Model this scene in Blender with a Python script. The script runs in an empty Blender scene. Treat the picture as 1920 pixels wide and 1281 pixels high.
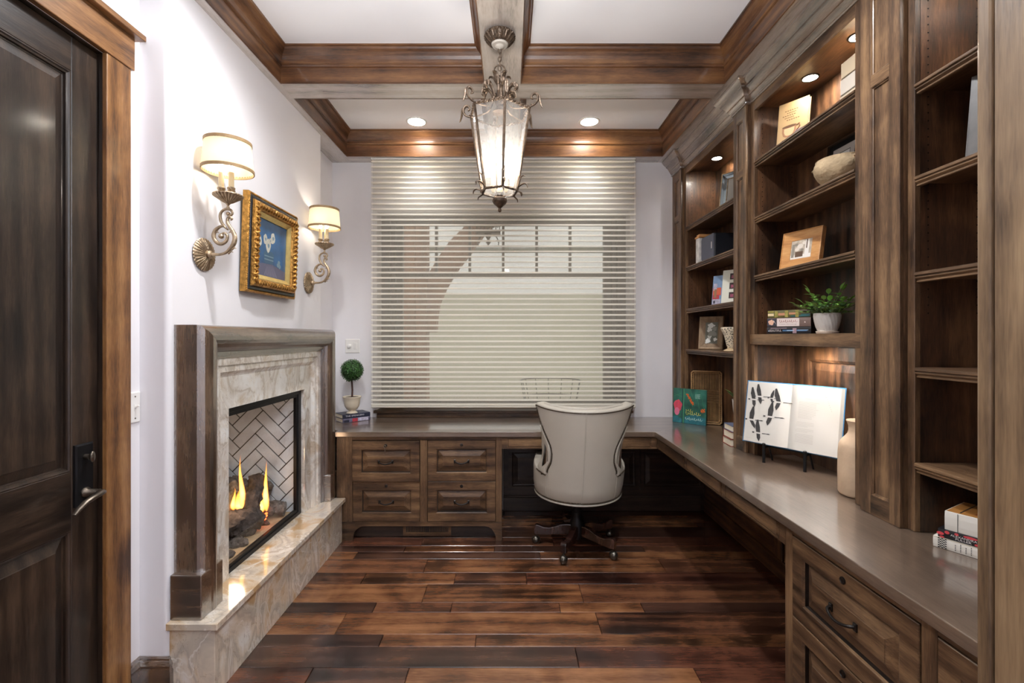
import bpy, bmesh, math, random
from mathutils import Vector, Matrix
random.seed(7)
S = bpy.context.scene
COL = S.collection
R = math.radians

# ------------------------------------------------------------------ camera, world, sun, exposure
cam_d = bpy.data.cameras.new('camera'); cam = bpy.data.objects.new('camera', cam_d); COL.objects.link(cam)
cam.location = (0, 0, 1.42); cam.rotation_euler = (R(90), 0, 0)
cam_d.sensor_width = 36.0; cam_d.lens = 36.0 * 870 / 1920
cam_d.shift_x = 5 / 1920; cam_d.shift_y = -8.5 / 1920
cam_d.clip_start = 0.02; cam_d.clip_end = 200
S.camera = cam
W = bpy.data.worlds.new('sky'); S.world = W; W.use_nodes = True
wn = W.node_tree.nodes; wl = W.node_tree.links
wbg = wn['Background']
wbg.inputs[0].default_value = (0.80, 0.80, 0.74, 1); wbg.inputs[1].default_value = 0.52
S.view_settings.view_transform = 'Standard'; S.view_settings.look = 'None'
S.view_settings.gamma = 1.0; S.view_settings.use_curve_mapping = False
S.view_settings.exposure = 1.0
S.cycles.use_denoising = True
S.cycles.max_bounces = 10; S.cycles.transparent_max_bounces = 24; S.cycles.diffuse_bounces = 5
S.cycles.glossy_bounces = 5; S.cycles.transmission_bounces = 8
S.cycles.caustics_reflective = False; S.cycles.caustics_refractive = False
S.cycles.sample_clamp_indirect = 4.0

P_RECESSED = 19.0; P_FRONT = 46.0; P_SCONCE = 0.8; P_PUCK = 1.7; P_UNDER = 2.1; P_LANTERN = 4.5; P_FILL_CEIL = 150.0; P_FILL_HALL = 170.0; P_FIRE = 1.0

def lamp(kind, name, loc, power, color=(1, 1, 1), size=0.1, rot=(0, 0, 0), spread=180, spot=120, blend=0.4):
    d = bpy.data.lights.new(name, kind); o = bpy.data.objects.new(name, d); COL.objects.link(o)
    o.location = loc; o.rotation_euler = rot; d.energy = power; d.color = color
    if kind == 'AREA':
        d.shape = 'DISK'; d.size = size; d.spread = R(spread)
    elif kind == 'SPOT':
        d.spot_size = R(spot); d.spot_blend = blend; d.shadow_soft_size = size
    else:
        d.shadow_soft_size = size
    return o
WARM = (1.0, 0.90, 0.78); NEUT = (0.97, 0.98, 1.0); COOL = (0.94, 0.98, 1.02)
# recessed ceiling lamps: two in view, the same pair in the coffers nearer the camera, then two added fill uplights out of view
for x in (-0.702, 0.605):
    lamp('SPOT', 'recessed_lamp', (x, 3.51, 3.03), P_RECESSED, NEUT, 0.05, spot=88, blend=1.0)
    lamp('SPOT', 'recessed_lamp', (x, 1.75, 3.03), P_FRONT, NEUT, 0.05, spot=150, blend=0.6)
lamp('SPOT', 'ceiling_fill_light', (-0.15, 0.10, 1.95), P_FILL_CEIL, COOL, 0.12, rot=(R(180 - 30), 0, 0), spot=120, blend=0.9)  # no fixture: added above the camera to brighten ceiling and walls
lamp('SPOT', 'hall_fill_light', (0.9, -1.6, 1.80), P_FILL_HALL, COOL, 0.12, rot=(R(180), 0, 0), spot=150, blend=0.8)  # unseen fill added behind the camera, bounced off the hall ceiling

# ------------------------------------------------------------------ helpers
def srgb(r, g, b):
    f = lambda c: (c / 12.92 if c <= 0.04045 else ((c + 0.055) / 1.055) ** 2.4)
    return (f(r / 255), f(g / 255), f(b / 255), 1.0)

class F:
    """a plane frame: origin, two axes in the plane and the normal"""
    def __init__(s, o, u, v, w):
        s.o, s.u, s.v, s.w = Vector(o), Vector(u), Vector(v), Vector(w)
    def p(s, a, b, c=0.0):
        return s.o + s.u * a + s.v * b + s.w * c
X_, Y_, Z_ = (1, 0, 0), (0, 1, 0), (0, 0, 1)
NX, NY = (-1, 0, 0), (0, -1, 0)

class MB:
    def __init__(s, M=None):
        s.v = []; s.f = []; s.m = []; s.M = M
    def add(s, verts, faces, mi=0):
        n = len(s.v)
        for v in verts:
            v = Vector(v)
            s.v.append(s.M @ v if s.M else v)
        for f in faces:
            s.f.append([i + n for i in f]); s.m.append(mi)
        return s
    def box(s, x0, x1, y0, y1, z0, z1, mi=0):
        vs = [(x, y, z) for z in (z0, z1) for y in (y0, y1) for x in (x0, x1)]
        return s.add(vs, [(0, 2, 3, 1), (4, 5, 7, 6), (0, 1, 5, 4), (2, 6, 7, 3), (0, 4, 6, 2), (1, 3, 7, 5)], mi)
    def fbox(s, fr, u0, u1, v0, v1, w0, w1, mi=0):
        vs = [fr.p(u, v, w) for w in (w0, w1) for v in (v0, v1) for u in (u0, u1)]
        return s.add(vs, [(0, 2, 3, 1), (4, 5, 7, 6), (0, 1, 5, 4), (2, 6, 7, 3), (0, 4, 6, 2), (1, 3, 7, 5)], mi)
    def rings(s, fr, rects, cap=True, cap0=False, sides=(0, 1, 2, 3), mi=0, mis=None):
        """concentric rectangles (u0,u1,v0,v1,w) joined one to the next; sides: 0 bottom, 1 right, 2 top, 3 left"""
        for a, b in zip(rects[:-1], rects[1:]):
            pa = [fr.p(a[0], a[2], a[4]), fr.p(a[1], a[2], a[4]), fr.p(a[1], a[3], a[4]), fr.p(a[0], a[3], a[4])]
            pb = [fr.p(b[0], b[2], b[4]), fr.p(b[1], b[2], b[4]), fr.p(b[1], b[3], b[4]), fr.p(b[0], b[3], b[4])]
            for k in sides:
                j = (k + 1) % 4
                s.add([pa[k], pa[j], pb[j], pb[k]], [(0, 1, 2, 3)], mis[k] if mis else mi)
        if cap:
            b = rects[-1]
            s.add([fr.p(b[0], b[2], b[4]), fr.p(b[1], b[2], b[4]), fr.p(b[1], b[3], b[4]), fr.p(b[0], b[3], b[4])], [(0, 1, 2, 3)], mi)
        if cap0:
            b = rects[0]
            s.add([fr.p(b[0], b[2], b[4]), fr.p(b[0], b[3], b[4]), fr.p(b[1], b[3], b[4]), fr.p(b[1], b[2], b[4])], [(0, 1, 2, 3)], mi)
        return s
    def prism(s, fr, pts, w0, w1, mi=0, caps=True):
        n = len(pts)
        vs = [fr.p(a, b, w0) for a, b in pts] + [fr.p(a, b, w1) for a, b in pts]
        fs = [(i, (i + 1) % n, n + (i + 1) % n, n + i) for i in range(n)]
        if caps:
            fs += [tuple(reversed(range(n))), tuple(range(n, 2 * n))]
        return s.add(vs, fs, mi)
    def lathe(s, prof, n=24, c=(0, 0, 0), axis='Z', flute=None, mi=0, cap=True):
        """prof: (radius, height) pairs; flute(angle, j) scales the radius"""
        vs = []; c = Vector(c)
        for j, (r, h) in enumerate(prof):
            for i in range(n):
                a = 2 * math.pi * i / n
                rr = r * (flute(a, j) if flute else 1)
                x, y = rr * math.cos(a), rr * math.sin(a)
                vs.append(c + Vector((x, y, h) if axis == 'Z' else ((h, x, y) if axis == 'X' else (y, h, x))))
        fs = []
        for j in range(len(prof) - 1):
            for i in range(n):
                k = (i + 1) % n
                fs.append((j * n + i, j * n + k, (j + 1) * n + k, (j + 1) * n + i))
        if cap:
            if prof[0][0] > 1e-6: fs.append(tuple(reversed(range(n))))
            if prof[-1][0] > 1e-6: fs.append(tuple(range((len(prof) - 1) * n, len(prof) * n)))
        return s.add(vs, fs, mi)
    def tube(s, pts, rad, n=8, closed=False, flat=None, mi=0):
        pts = [Vector(p) for p in pts]; m = len(pts)
        if not hasattr(rad, '__len__'): rad = [rad] * m
        vs = []; up = None
        for i, p in enumerate(pts):
            if closed: t = pts[(i + 1) % m] - pts[i - 1]
            else: t = pts[min(i + 1, m - 1)] - pts[max(i - 1, 0)]
            t.normalize()
            if up is None:
                up = Vector((0, 0, 1)) if abs(t.z) < 0.9 else Vector((1, 0, 0))
                up = (up - t * up.dot(t)).normalized()
            else:
                up = up - t * up.dot(t)
                up = up.normalized() if up.length > 1e-6 else Vector((1, 0, 0))
            sd = t.cross(up)
            for k in range(n):
                a = 2 * math.pi * k / n
                vs.append(p + (up * math.cos(a) * (flat or 1) + sd * math.sin(a)) * rad[i])
        fs = []
        for i in range(m if closed else m - 1):
            j = (i + 1) % m
            for k in range(n):
                l = (k + 1) % n
                fs.append((i * n + k, i * n + l, j * n + l, j * n + k))
        if not closed:
            fs += [tuple(reversed(range(n))), tuple(range((m - 1) * n, m * n))]
        return s.add(vs, fs, mi)
    def ball(s, c, r, n=10, m=7, mi=0, nz=None):
        if not hasattr(r, '__len__'): r = (r, r, r)
        c = Vector(c); vs = [c + Vector((0, 0, -r[2]))]; fs = []
        for j in range(1, m):
            t = -math.pi / 2 + math.pi * j / m
            for i in range(n):
                a = 2 * math.pi * i / n
                k = nz(a, t) if nz else 1
                vs.append(c + Vector((r[0] * math.cos(t) * math.cos(a) * k, r[1] * math.cos(t) * math.sin(a) * k, r[2] * math.sin(t) * k)))
        vs.append(c + Vector((0, 0, r[2]))); e = len(vs) - 1
        for i in range(n):
            k = (i + 1) % n
            fs.append((0, 1 + k, 1 + i)); fs.append((e, 1 + (m - 2) * n + i, 1 + (m - 2) * n + k))
            for j in range(m - 2):
                fs.append((1 + j * n + i, 1 + j * n + k, 1 + (j + 1) * n + k, 1 + (j + 1) * n + i))
        return s.add(vs, fs, mi)
    def sweep(s, path, prof, z0=0.0, mi=0):
        """profile (offset to the right of the path, height) along a flat path with mitred corners"""
        path = [Vector((p[0], p[1])) for p in path]; m = len(path); rows = []
        for i in range(m):
            d0 = (path[i] - path[i - 1]).normalized() if i > 0 else None
            d1 = (path[i + 1] - path[i]).normalized() if i < m - 1 else None
            d0 = d0 or d1; d1 = d1 or d0
            n0 = Vector((d0.y, -d0.x)); n1 = Vector((d1.y, -d1.x))
            b = n0 + n1; b = b / max(b.dot(n0), 1e-6)
            rows.append([(path[i].x + b.x * o, path[i].y + b.y * o, z0 + z) for o, z in prof])
        k = len(prof); vs = [p for r in rows for p in r]; fs = []
        for i in range(m - 1):
            for j in range(k):
                l = (j + 1) % k
                fs.append((i * k + j, (i + 1) * k + j, (i + 1) * k + l, i * k + l))
        fs += [tuple(range(k)), tuple(reversed(range((m - 1) * k, m * k)))]
        return s.add(vs, fs, mi)
    def grid(s, fn, nu, nv, mi=0, cu=False):
        vs = [fn(i / (nu if cu else nu - 1), j / (nv - 1)) for j in range(nv) for i in range(nu)]
        fs = []
        for j in range(nv - 1):
            for i in range(nu if cu else nu - 1):
                k = (i + 1) % nu
                fs.append((j * nu + i, j * nu + k, (j + 1) * nu + k, (j + 1) * nu + i))
        return s.add(vs, fs, mi)

def wloc(o):
    p = Vector((0, 0, 0))
    while o is not None:
        p += Vector(o.location); o = o.parent
    return p

def build(name, mb, mat, parent=None, smooth=None, bevel=0.0, seg=1, local=False, weld=False):
    """ONE mesh object. Vertices are world coordinates unless local: then they are the parent's."""
    me = bpy.data.meshes.new(name)
    off = wloc(parent) if (parent is not None and not local) else Vector((0, 0, 0))
    me.from_pydata([tuple(v - off) for v in mb.v], [], mb.f)
    mats = mat if isinstance(mat, (list, tuple)) else [mat]
    for m in mats: me.materials.append(m)
    if len(mats) > 1: me.polygons.foreach_set('material_index', mb.m)
    bm = bmesh.new(); bm.from_mesh(me)
    if weld: bmesh.ops.remove_doubles(bm, verts=bm.verts, dist=weld if isinstance(weld, float) else 1e-5)
    bmesh.ops.recalc_face_normals(bm, faces=bm.faces)
    bm.to_mesh(me); bm.free()
    if smooth:
        me.polygons.foreach_set('use_smooth', [True] * len(me.polygons))
        me.set_sharp_from_angle(angle=R(smooth))
    me.update()
    o = bpy.data.objects.new(name, me); COL.objects.link(o)
    if parent is not None: o.parent = parent
    if bevel:
        b = o.modifiers.new('edge', 'BEVEL'); b.width = bevel; b.segments = seg; b.limit_method = 'ANGLE'; b.angle_limit = R(35)
        b.harden_normals = False
    return o

def tag(o, label=None, cat=None, group=None, kind=None):
    if label: o['label'] = label
    if cat: o['category'] = cat
    if group: o['group'] = group
    if kind: o['kind'] = kind
    return o
def thing(name, label, cat, loc=(0, 0, 0), rot=(0, 0, 0), group=None, kind=None):
    o = bpy.data.objects.new(name, None); COL.objects.link(o); o.empty_display_size = 0.05
    o.location = loc; o.rotation_euler = rot
    return tag(o, label, cat, group, kind)
def struct(name, mb, mat, label=None, cat=None, parent=None, **k):
    o = build(name, mb, mat, parent, **k)
    if parent is None:
        o['kind'] = 'structure'
        tag(o, label, cat)
    return o
def sub(name, mb, mat, parent, **k):
    return build(name, mb, mat, parent, **k)

# ------------------------------------------------------------------ materials
def new_mat(name):
    m = bpy.data.materials.new(name); m.use_nodes = True
    nt = m.node_tree; b = nt.nodes['Principled BSDF']
    return m, nt, b
def setp(b, **k):
    names = {'rough': 'Roughness', 'metal': 'Metallic', 'coat': 'Coat Weight', 'coatr': 'Coat Roughness', 'ior': 'IOR', 'trans': 'Transmission Weight',
             'alpha': 'Alpha', 'sheen': 'Sheen Weight', 'spec': 'Specular IOR Level', 'sss': 'Subsurface Weight', 'coation': 'Coat IOR'}
    for q, v in k.items(): b.inputs[names[q]].default_value = v
def plain(name, c, rough=0.5, metal=0.0, var=0.06, vs=6.0, bump=0.0, bs=60.0, **k):
    """a plain surface with a little procedural colour variation"""
    m, nt, b = new_mat(name); N, L = nt.nodes, nt.links
    setp(b, rough=rough, metal=metal, **k)
    tc = N.new('ShaderNodeTexCoord'); n = N.new('ShaderNodeTexNoise'); n.inputs['Scale'].default_value = vs; n.inputs['Detail'].default_value = 4
    L.new(tc.outputs['Object'], n.inputs['Vector'])
    r = N.new('ShaderNodeValToRGB'); e = r.color_ramp.elements
    e[0].position, e[1].position = 0.3, 0.7
    e[0].color = tuple(max(0, x * (1 - var)) for x in c[:3]) + (1,); e[1].color = tuple(min(1, x * (1 + var)) for x in c[:3]) + (1,)
    L.new(n.outputs['Fac'], r.inputs['Fac']); L.new(r.outputs['Color'], b.inputs['Base Color'])
    if bump:
        n2 = N.new('ShaderNodeTexNoise'); n2.inputs['Scale'].default_value = bs; L.new(tc.outputs['Object'], n2.inputs['Vector'])
        bp = N.new('ShaderNodeBump'); bp.inputs['Strength'].default_value = bump; bp.inputs['Distance'].default_value = 0.01
        L.new(n2.outputs['Fac'], bp.inputs['Height']); L.new(bp.outputs['Normal'], b.inputs['Normal'])
    return m
def emit(name, c, s):
    m, nt, b = new_mat(name)
    b.inputs['Base Color'].default_value = c; b.inputs['Emission Color'].default_value = c; b.inputs['Emission Strength'].default_value = s
    return m
def wood(name, cols, axis='Z', rough=0.38, scale=1.0, blotch=0.5, knots=0.6, coat=0.0, coatr=0.12, spec=0.5, vary=0.0, bump=0.12, ior=1.5, coation=1.5):
    """stained knotty alder: stretched grain, dark glaze in blotches, a few knots. cols: dark, mid, light"""
    m, nt, b = new_mat(name); N, L = nt.nodes, nt.links
    setp(b, rough=rough, coat=coat, coatr=coatr, spec=spec, ior=ior, coation=coation)
    tc = N.new('ShaderNodeTexCoord'); oi = N.new('ShaderNodeObjectInfo')
    ad = N.new('ShaderNodeVectorMath'); ad.operation = 'MULTIPLY_ADD'
    cb = N.new('ShaderNodeCombineXYZ')
    for k in range(3): L.new(oi.outputs['Random'], cb.inputs[k])
    ad.inputs[1].default_value = (17, 23, 31); L.new(cb.outputs[0], ad.inputs[0]); L.new(tc.outputs['Object'], ad.inputs[2])
    mp = N.new('ShaderNodeMapping'); st = 0.09
    mp.inputs['Scale'].default_value = tuple(scale * (st if a == axis else 1.0) for a in 'XYZ')
    L.new(ad.outputs[0], mp.inputs['Vector'])
    def noise(vec, sc, det=4, dist=0.0, rgh=0.55):
        n = N.new('ShaderNodeTexNoise'); n.inputs['Scale'].default_value = sc; n.inputs['Detail'].default_value = det
        n.inputs['Distortion'].default_value = dist; n.inputs['Roughness'].default_value = rgh; L.new(vec, n.inputs['Vector']); return n.outputs['Fac']
    def math_(op, a, c_, clamp=False):
        q = N.new('ShaderNodeMath'); q.operation = op; q.use_clamp = clamp
        for i, t in enumerate((a, c_)):
            if isinstance(t, (int, float)): q.inputs[i].default_value = t
            else: L.new(t, q.inputs[i])
        return q.outputs[0]
    n1 = noise(mp.outputs[0], 11, 4, 1.6, 0.65); n2 = noise(mp.outputs[0], 95, 3, 0.3, 0.75); n3 = noise(ad.outputs[0], 3.2 * scale, 3, 0.6)
    mp2 = N.new('ShaderNodeMapping'); mp2.inputs['Scale'].default_value = tuple(scale * (0.35 if a == axis else 1.0) for a in 'XYZ'); L.new(ad.outputs[0], mp2.inputs['Vector'])
    wv = N.new('ShaderNodeTexWave'); wv.wave_type = 'RINGS'; wv.inputs['Scale'].default_value = 5.0; wv.inputs['Distortion'].default_value = 9.0
    wv.inputs['Detail'].default_value = 2.0; wv.inputs['Detail Scale'].default_value = 0.7; L.new(mp.outputs[0], wv.inputs['Vector'])
    vo = N.new('ShaderNodeTexVoronoi'); vo.inputs['Scale'].default_value = 2.6; vo.inputs['Randomness'].default_value = 1.0; L.new(mp2.outputs[0], vo.inputs['Vector'])
    kn = N.new('ShaderNodeMapRange'); kn.inputs[1].default_value = 0.03; kn.inputs[2].default_value = 0.13; kn.inputs[3].default_value = 1.0; kn.inputs[4].default_value = 0.0
    L.new(vo.outputs['Distance'], kn.inputs[0])
    n4 = noise(mp.outputs[0], 330, 2, 0.0, 0.6); a = math_('MULTIPLY', n1, 0.36); a = math_('ADD', a, math_('MULTIPLY', n2, 0.30)); a = math_('ADD', a, math_('MULTIPLY', n4, 0.22)); a = math_('ADD', a, math_('MULTIPLY', wv.outputs['Fac'], 0.12))
    a = math_('ADD', a, math_('MULTIPLY', math_('SUBTRACT', n3, 0.5), blotch)); a = math_('SUBTRACT', a, math_('MULTIPLY', kn.outputs[0], 0.45 * knots))
    if vary: a = math_('ADD', a, math_('MULTIPLY', math_('SUBTRACT', oi.outputs['Random'], 0.5), vary))
    r = N.new('ShaderNodeValToRGB'); e = r.color_ramp.elements
    e[0].position = 0.31; e[0].color = cols[0]; e[1].position = 0.70; e[1].color = cols[2]
    q = e.new(0.49); q.color = cols[1]
    L.new(a, r.inputs['Fac']); L.new(r.outputs['Color'], b.inputs['Base Color'])
    bp = N.new('ShaderNodeBump'); bp.inputs['Strength'].default_value = bump; bp.inputs['Distance'].default_value = 0.004
    L.new(n2, bp.inputs['Height']); L.new(bp.outputs['Normal'], b.inputs['Normal'])
    return m
def scale3(cols, k, tint=(1, 1, 1)):
    return [tuple(min(1, c[i] * k * tint[i]) for i in range(3)) + (1,) for c in cols]

WC = [srgb(40, 28, 20), srgb(90, 67, 48), srgb(138, 108, 78)]           # bookcase, desk, cabinets
BC = [srgb(46, 28, 18), srgb(98, 64, 40), srgb(136, 96, 60)]            # ceiling beams, orange brown
DC = [srgb(18, 13, 10), srgb(41, 31, 24), srgb(70, 55, 43)]             # door, very dark
CC = [srgb(66, 40, 20), srgb(124, 84, 46), srgb(164, 120, 74)]          # door casing
def trio(nm, cols, **k): return {a: wood(nm + '_' + a.lower(), cols, a, **k) for a in 'XYZ'}
WD = trio('alder', WC, coat=0.1, spec=0.35)
WI = trio('alder_inside_shaded', [srgb(26, 17, 12), srgb(76, 51, 34), srgb(124, 87, 58)], coat=0.1, blotch=0.7)  # same alder, darkened: shade of the unlit insides put into its colour
BM = trio('beam_alder', BC, coat=0.25)
SOF = trio('beam_soffit_painted_sheen', [srgb(116, 104, 95), srgb(170, 157, 147), srgb(194, 182, 172)], rough=0.25, coat=1.0, coatr=0.12, blotch=0.3, knots=0.3, coation=2.6)  # paler than the beam wood: window reflection put into the base colour
DR = trio('door_alder', DC, coat=0.25, rough=0.32)
CS = trio('casing_alder', CC, coat=0.25)
MT = trio('mantel_alder', [srgb(28, 20, 15), srgb(76, 57, 42), srgb(116, 94, 74)], coat=1.0, coatr=0.22, rough=0.28, coation=3.0)
TOP = trio('worktop_alder', [srgb(66, 52, 42), srgb(98, 82, 69), srgb(122, 105, 90)], coat=1.0, coatr=0.13, rough=0.3, blotch=0.35, knots=0.15, bump=0.04, coation=1.9)
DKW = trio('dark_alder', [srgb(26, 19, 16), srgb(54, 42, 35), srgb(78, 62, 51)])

def wall_mat(name, c):
    return plain(name, c, rough=0.75, var=0.018, vs=2.5, bump=0.06, bs=14.0, spec=0.3)
M_WALL = wall_mat('wall_plaster', srgb(236, 234, 237)); M_CEIL = wall_mat('ceiling_paint', srgb(246, 245, 247))
M_WHITE = plain('white_plastic', srgb(236, 234, 230), rough=0.35, var=0.01)
M_BLACK = plain('black_metal', srgb(28, 28, 30), rough=0.4, metal=0.6)
M_BRONZE = plain('dark_bronze', srgb(52, 48, 46), rough=0.35, metal=0.8, var=0.2, vs=30)
M_PEWTER = plain('pewter', srgb(120, 110, 98), rough=0.32, metal=0.9, var=0.2, vs=40)
M_IRON = plain('aged_iron', srgb(92, 76, 62), rough=0.42, metal=0.6, var=0.5, vs=50, bump=0.3, bs=120)
M_SILVER = plain('antique_silver', srgb(176, 156, 130), rough=0.38, metal=0.8, var=0.3, vs=60, bump=0.25, bs=150)
M_GOLD = plain('gilt', srgb(182, 136, 70), rough=0.32, metal=0.85, var=0.45, vs=45, bump=0.4, bs=90)
M_GOLDP = plain('pale_gilt', srgb(214, 190, 124), rough=0.4, metal=0.5, var=0.1, vs=40)
M_CREAM = plain('cream_paper', srgb(232, 222, 200), rough=0.8, var=0.05, vs=120)
M_LAMPON = emit('lamp_on', (1, 0.97, 0.92, 1), 14.0)
def glass(name, tint=(1, 1, 1, 1), refl=1.0, rough=0.0, ior=1.5, haze=0.0):
    """thin pane: clear straight through, Fresnel reflection on top"""
    m = bpy.data.materials.new(name); m.use_nodes = True; nt = m.node_tree; N, L = nt.nodes, nt.links
    N.remove(N['Principled BSDF']); out = N['Material Output']
    t = N.new('ShaderNodeBsdfTransparent'); t.inputs[0].default_value = tint
    g = N.new('ShaderNodeBsdfGlossy'); g.inputs['Roughness'].default_value = rough
    ge = N.new('ShaderNodeNewGeometry'); dt = N.new('ShaderNodeVectorMath'); dt.operation = 'DOT_PRODUCT'; L.new(ge.outputs['Normal'], dt.inputs[0]); L.new(ge.outputs['Incoming'], dt.inputs[1])
    def mth(op, a, b_):
        q = N.new('ShaderNodeMath'); q.operation = op
        for i_, t_ in enumerate((a, b_)):
            if isinstance(t_, (int, float)): q.inputs[i_].default_value = t_
            else: L.new(t_, q.inputs[i_])
        return q.outputs[0]
    r0 = ((ior - 1) / (ior + 1)) ** 2 * refl
    fr_ = mth('ADD', mth('MULTIPLY', mth('POWER', mth('SUBTRACT', 1.0, mth('ABSOLUTE', dt.outputs['Value'], 0.0)), 5.0), 1 - r0), r0)
    mx = N.new('ShaderNodeMixShader'); L.new(fr_, mx.inputs[0]); L.new(t.outputs[0], mx.inputs[1]); L.new(g.outputs[0], mx.inputs[2])
    last = mx.outputs[0]
    if haze:
        d = N.new('ShaderNodeBsdfTranslucent'); d.inputs[0].default_value = (1, 1, 1, 1); d2 = N.new('ShaderNodeBsdfDiffuse'); d2.inputs[0].default_value = (.9, .9, .88, 1)
        a = N.new('ShaderNodeAddShader'); L.new(d.outputs[0], a.inputs[0]); L.new(d2.outputs[0], a.inputs[1])
        m2 = N.new('ShaderNodeMixShader'); m2.inputs[0].default_value = haze; L.new(last, m2.inputs[1]); L.new(a.outputs[0], m2.inputs[2]); last = m2.outputs[0]
    L.new(last, out.inputs[0]); return m
M_GLASS = glass('window_glass')
def cloth(name, c, trans=0.5, clear=0.0):
    """thin cloth: diffuse and translucent, with open weave when clear > 0"""
    m = bpy.data.materials.new(name); m.use_nodes = True; nt = m.node_tree; N, L = nt.nodes, nt.links
    N.remove(N['Principled BSDF']); out = N['Material Output']
    d = N.new('ShaderNodeBsdfDiffuse'); d.inputs[0].default_value = c; t = N.new('ShaderNodeBsdfTranslucent'); t.inputs[0].default_value = c
    mx = N.new('ShaderNodeMixShader'); mx.inputs[0].default_value = trans; L.new(d.outputs[0], mx.inputs[1]); L.new(t.outputs[0], mx.inputs[2])
    last = mx.outputs[0]
    if clear:
        tp = N.new('ShaderNodeBsdfTransparent'); m2 = N.new('ShaderNodeMixShader'); m2.inputs[0].default_value = clear
        L.new(last, m2.inputs[1]); L.new(tp.outputs[0], m2.inputs[2]); last = m2.outputs[0]
    L.new(last, out.inputs[0]); return m
def marble(name, base, dark, light, sc=1.0):
    m, nt, b = new_mat(name); N, L = nt.nodes, nt.links
    setp(b, rough=0.16, coat=1.0, coatr=0.06, coation=1.9)
    tc = N.new('ShaderNodeTexCoord'); mp = N.new('ShaderNodeMapping'); mp.inputs['Rotation'].default_value = (0.95, 0.35, 0.2); mp.inputs['Scale'].default_value = (sc * 1.0, sc * 1.0, sc * 0.55)
    L.new(tc.outputs['Object'], mp.inputs[0])
    def ns(s_, d_, w_):
        n = N.new('ShaderNodeTexNoise'); n.inputs['Scale'].default_value = s_; n.inputs['Detail'].default_value = d_; n.inputs['Distortion'].default_value = w_; L.new(mp.outputs[0], n.inputs[0]); return n
    n1 = ns(6.0, 6, 1.5)
    r = N.new('ShaderNodeValToRGB'); e = r.color_ramp.elements; e[0].position = .36; e[0].color = dark; e[1].position = .66; e[1].color = light; q = e.new(.45); q.color = base; q = e.new(.54); q.color = srgb(196, 184, 170); q = e.new(.58); q.color = base
    L.new(n1.outputs['Fac'], r.inputs[0]); col = r.outputs[0]
    for s_, w_, wd_, am, c_ in ((3.2, 2.2, .014, .85, srgb(244, 238, 228)), (6.5, 1.4, .010, .6, srgb(240, 232, 220)), (9.0, 2.6, .008, .5, srgb(150, 128, 104))):
        n2 = ns(s_, 5, w_)
        sb = N.new('ShaderNodeMath'); sb.operation = 'SUBTRACT'; sb.inputs[1].default_value = .5; L.new(n2.outputs['Fac'], sb.inputs[0])
        ab = N.new('ShaderNodeMath'); ab.operation = 'ABSOLUTE'; L.new(sb.outputs[0], ab.inputs[0])
        mr = N.new('ShaderNodeMapRange'); mr.inputs[1].default_value = 0; mr.inputs[2].default_value = wd_; mr.inputs[3].default_value = am; mr.inputs[4].default_value = 0; L.new(ab.outputs[0], mr.inputs[0])
        mx = N.new('ShaderNodeMix'); mx.data_type = 'RGBA'; L.new(mr.outputs[0], mx.inputs[0]); L.new(col, mx.inputs[6]); mx.inputs[7].default_value = c_; col = mx.outputs[2]
    L.new(col, b.inputs['Base Color']); return m
M_MARBLE = marble('breccia_marble', srgb(226, 212, 192), srgb(202, 170, 128), srgb(242, 237, 230), 0.8)
M_MARBLEG = marble('grey_breccia_marble', srgb(232, 228, 222), srgb(208, 192, 172), srgb(246, 245, 242), 0.9)
M_LEATHER = plain('cream_leather', srgb(172, 165, 153), rough=0.42, var=0.04, vs=5, bump=0.05, bs=180, spec=0.5)
# ------------------------------------------------------------------ floor
XL, XC, XR, YB, ZB, ZC = -1.455, -1.34, 1.62, 3.816, 2.854, 3.05      # left wall, chimney face, right wall, back wall, beam soffit, ceiling
FC = {'dark': [srgb(32, 20, 16), srgb(62, 40, 31), srgb(90, 61, 47)], 'mid': [srgb(38, 23, 17), srgb(88, 55, 38), srgb(124, 82, 56)],
      'gold': [srgb(46, 28, 18), srgb(104, 66, 42), srgb(142, 98, 64)], 'red': [srgb(36, 20, 16), srgb(82, 48, 35), srgb(114, 72, 52)]}
M_PL = {k: wood('floor_walnut_' + k, v, 'X', rough=0.27, coat=0.5, coatr=0.14, blotch=0.75, knots=0.9, vary=0.10, bump=0.10) for k, v in FC.items()}
M_GAP = plain('floor_joint', srgb(16, 11, 9), rough=0.9)
mb = MB(); mb.box(-1.62, 1.78, -3.0, 4.0, -0.14, -0.014, 0); mb.box(-1.47, 1.64, -2.95, 1.28, -0.016, -0.0005, 1)
floor = struct('floor', mb, [M_GAP, M_PL['mid']])
rows = [1.28, 1.46, 1.59, 1.68, 1.81, 1.902, 1.993, 2.128, 2.216, 2.394, 2.483, 2.668, 2.797, 2.970, 3.066, 3.155, 3.285, 3.47, 3.56, 3.69, 3.83]
given = {5: ([-0.84, -0.43, 0.79], 'red dark gold red'), 6: ([0.30], 'dark red'), 7: ([-0.60, -0.157], 'dark gold gold'),
         8: ([-0.836, 0.443], 'gold gold mid'), 9: ([-0.708, -0.305, 0.265, 0.70], 'dark mid mid gold dark'), 10: ([-0.469, 0.399], 'gold gold mid'),
         11: ([-0.858, -0.32, 0.10], 'mid gold mid red'), 12: ([-0.52, 0.95], 'mid gold mid'), 13: ([-1.0, 0.2], 'gold dark gold'), 14: ([-0.7, -0.1, 0.9], 'dark gold dark mid')}
rnd = random.Random(3)
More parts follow.
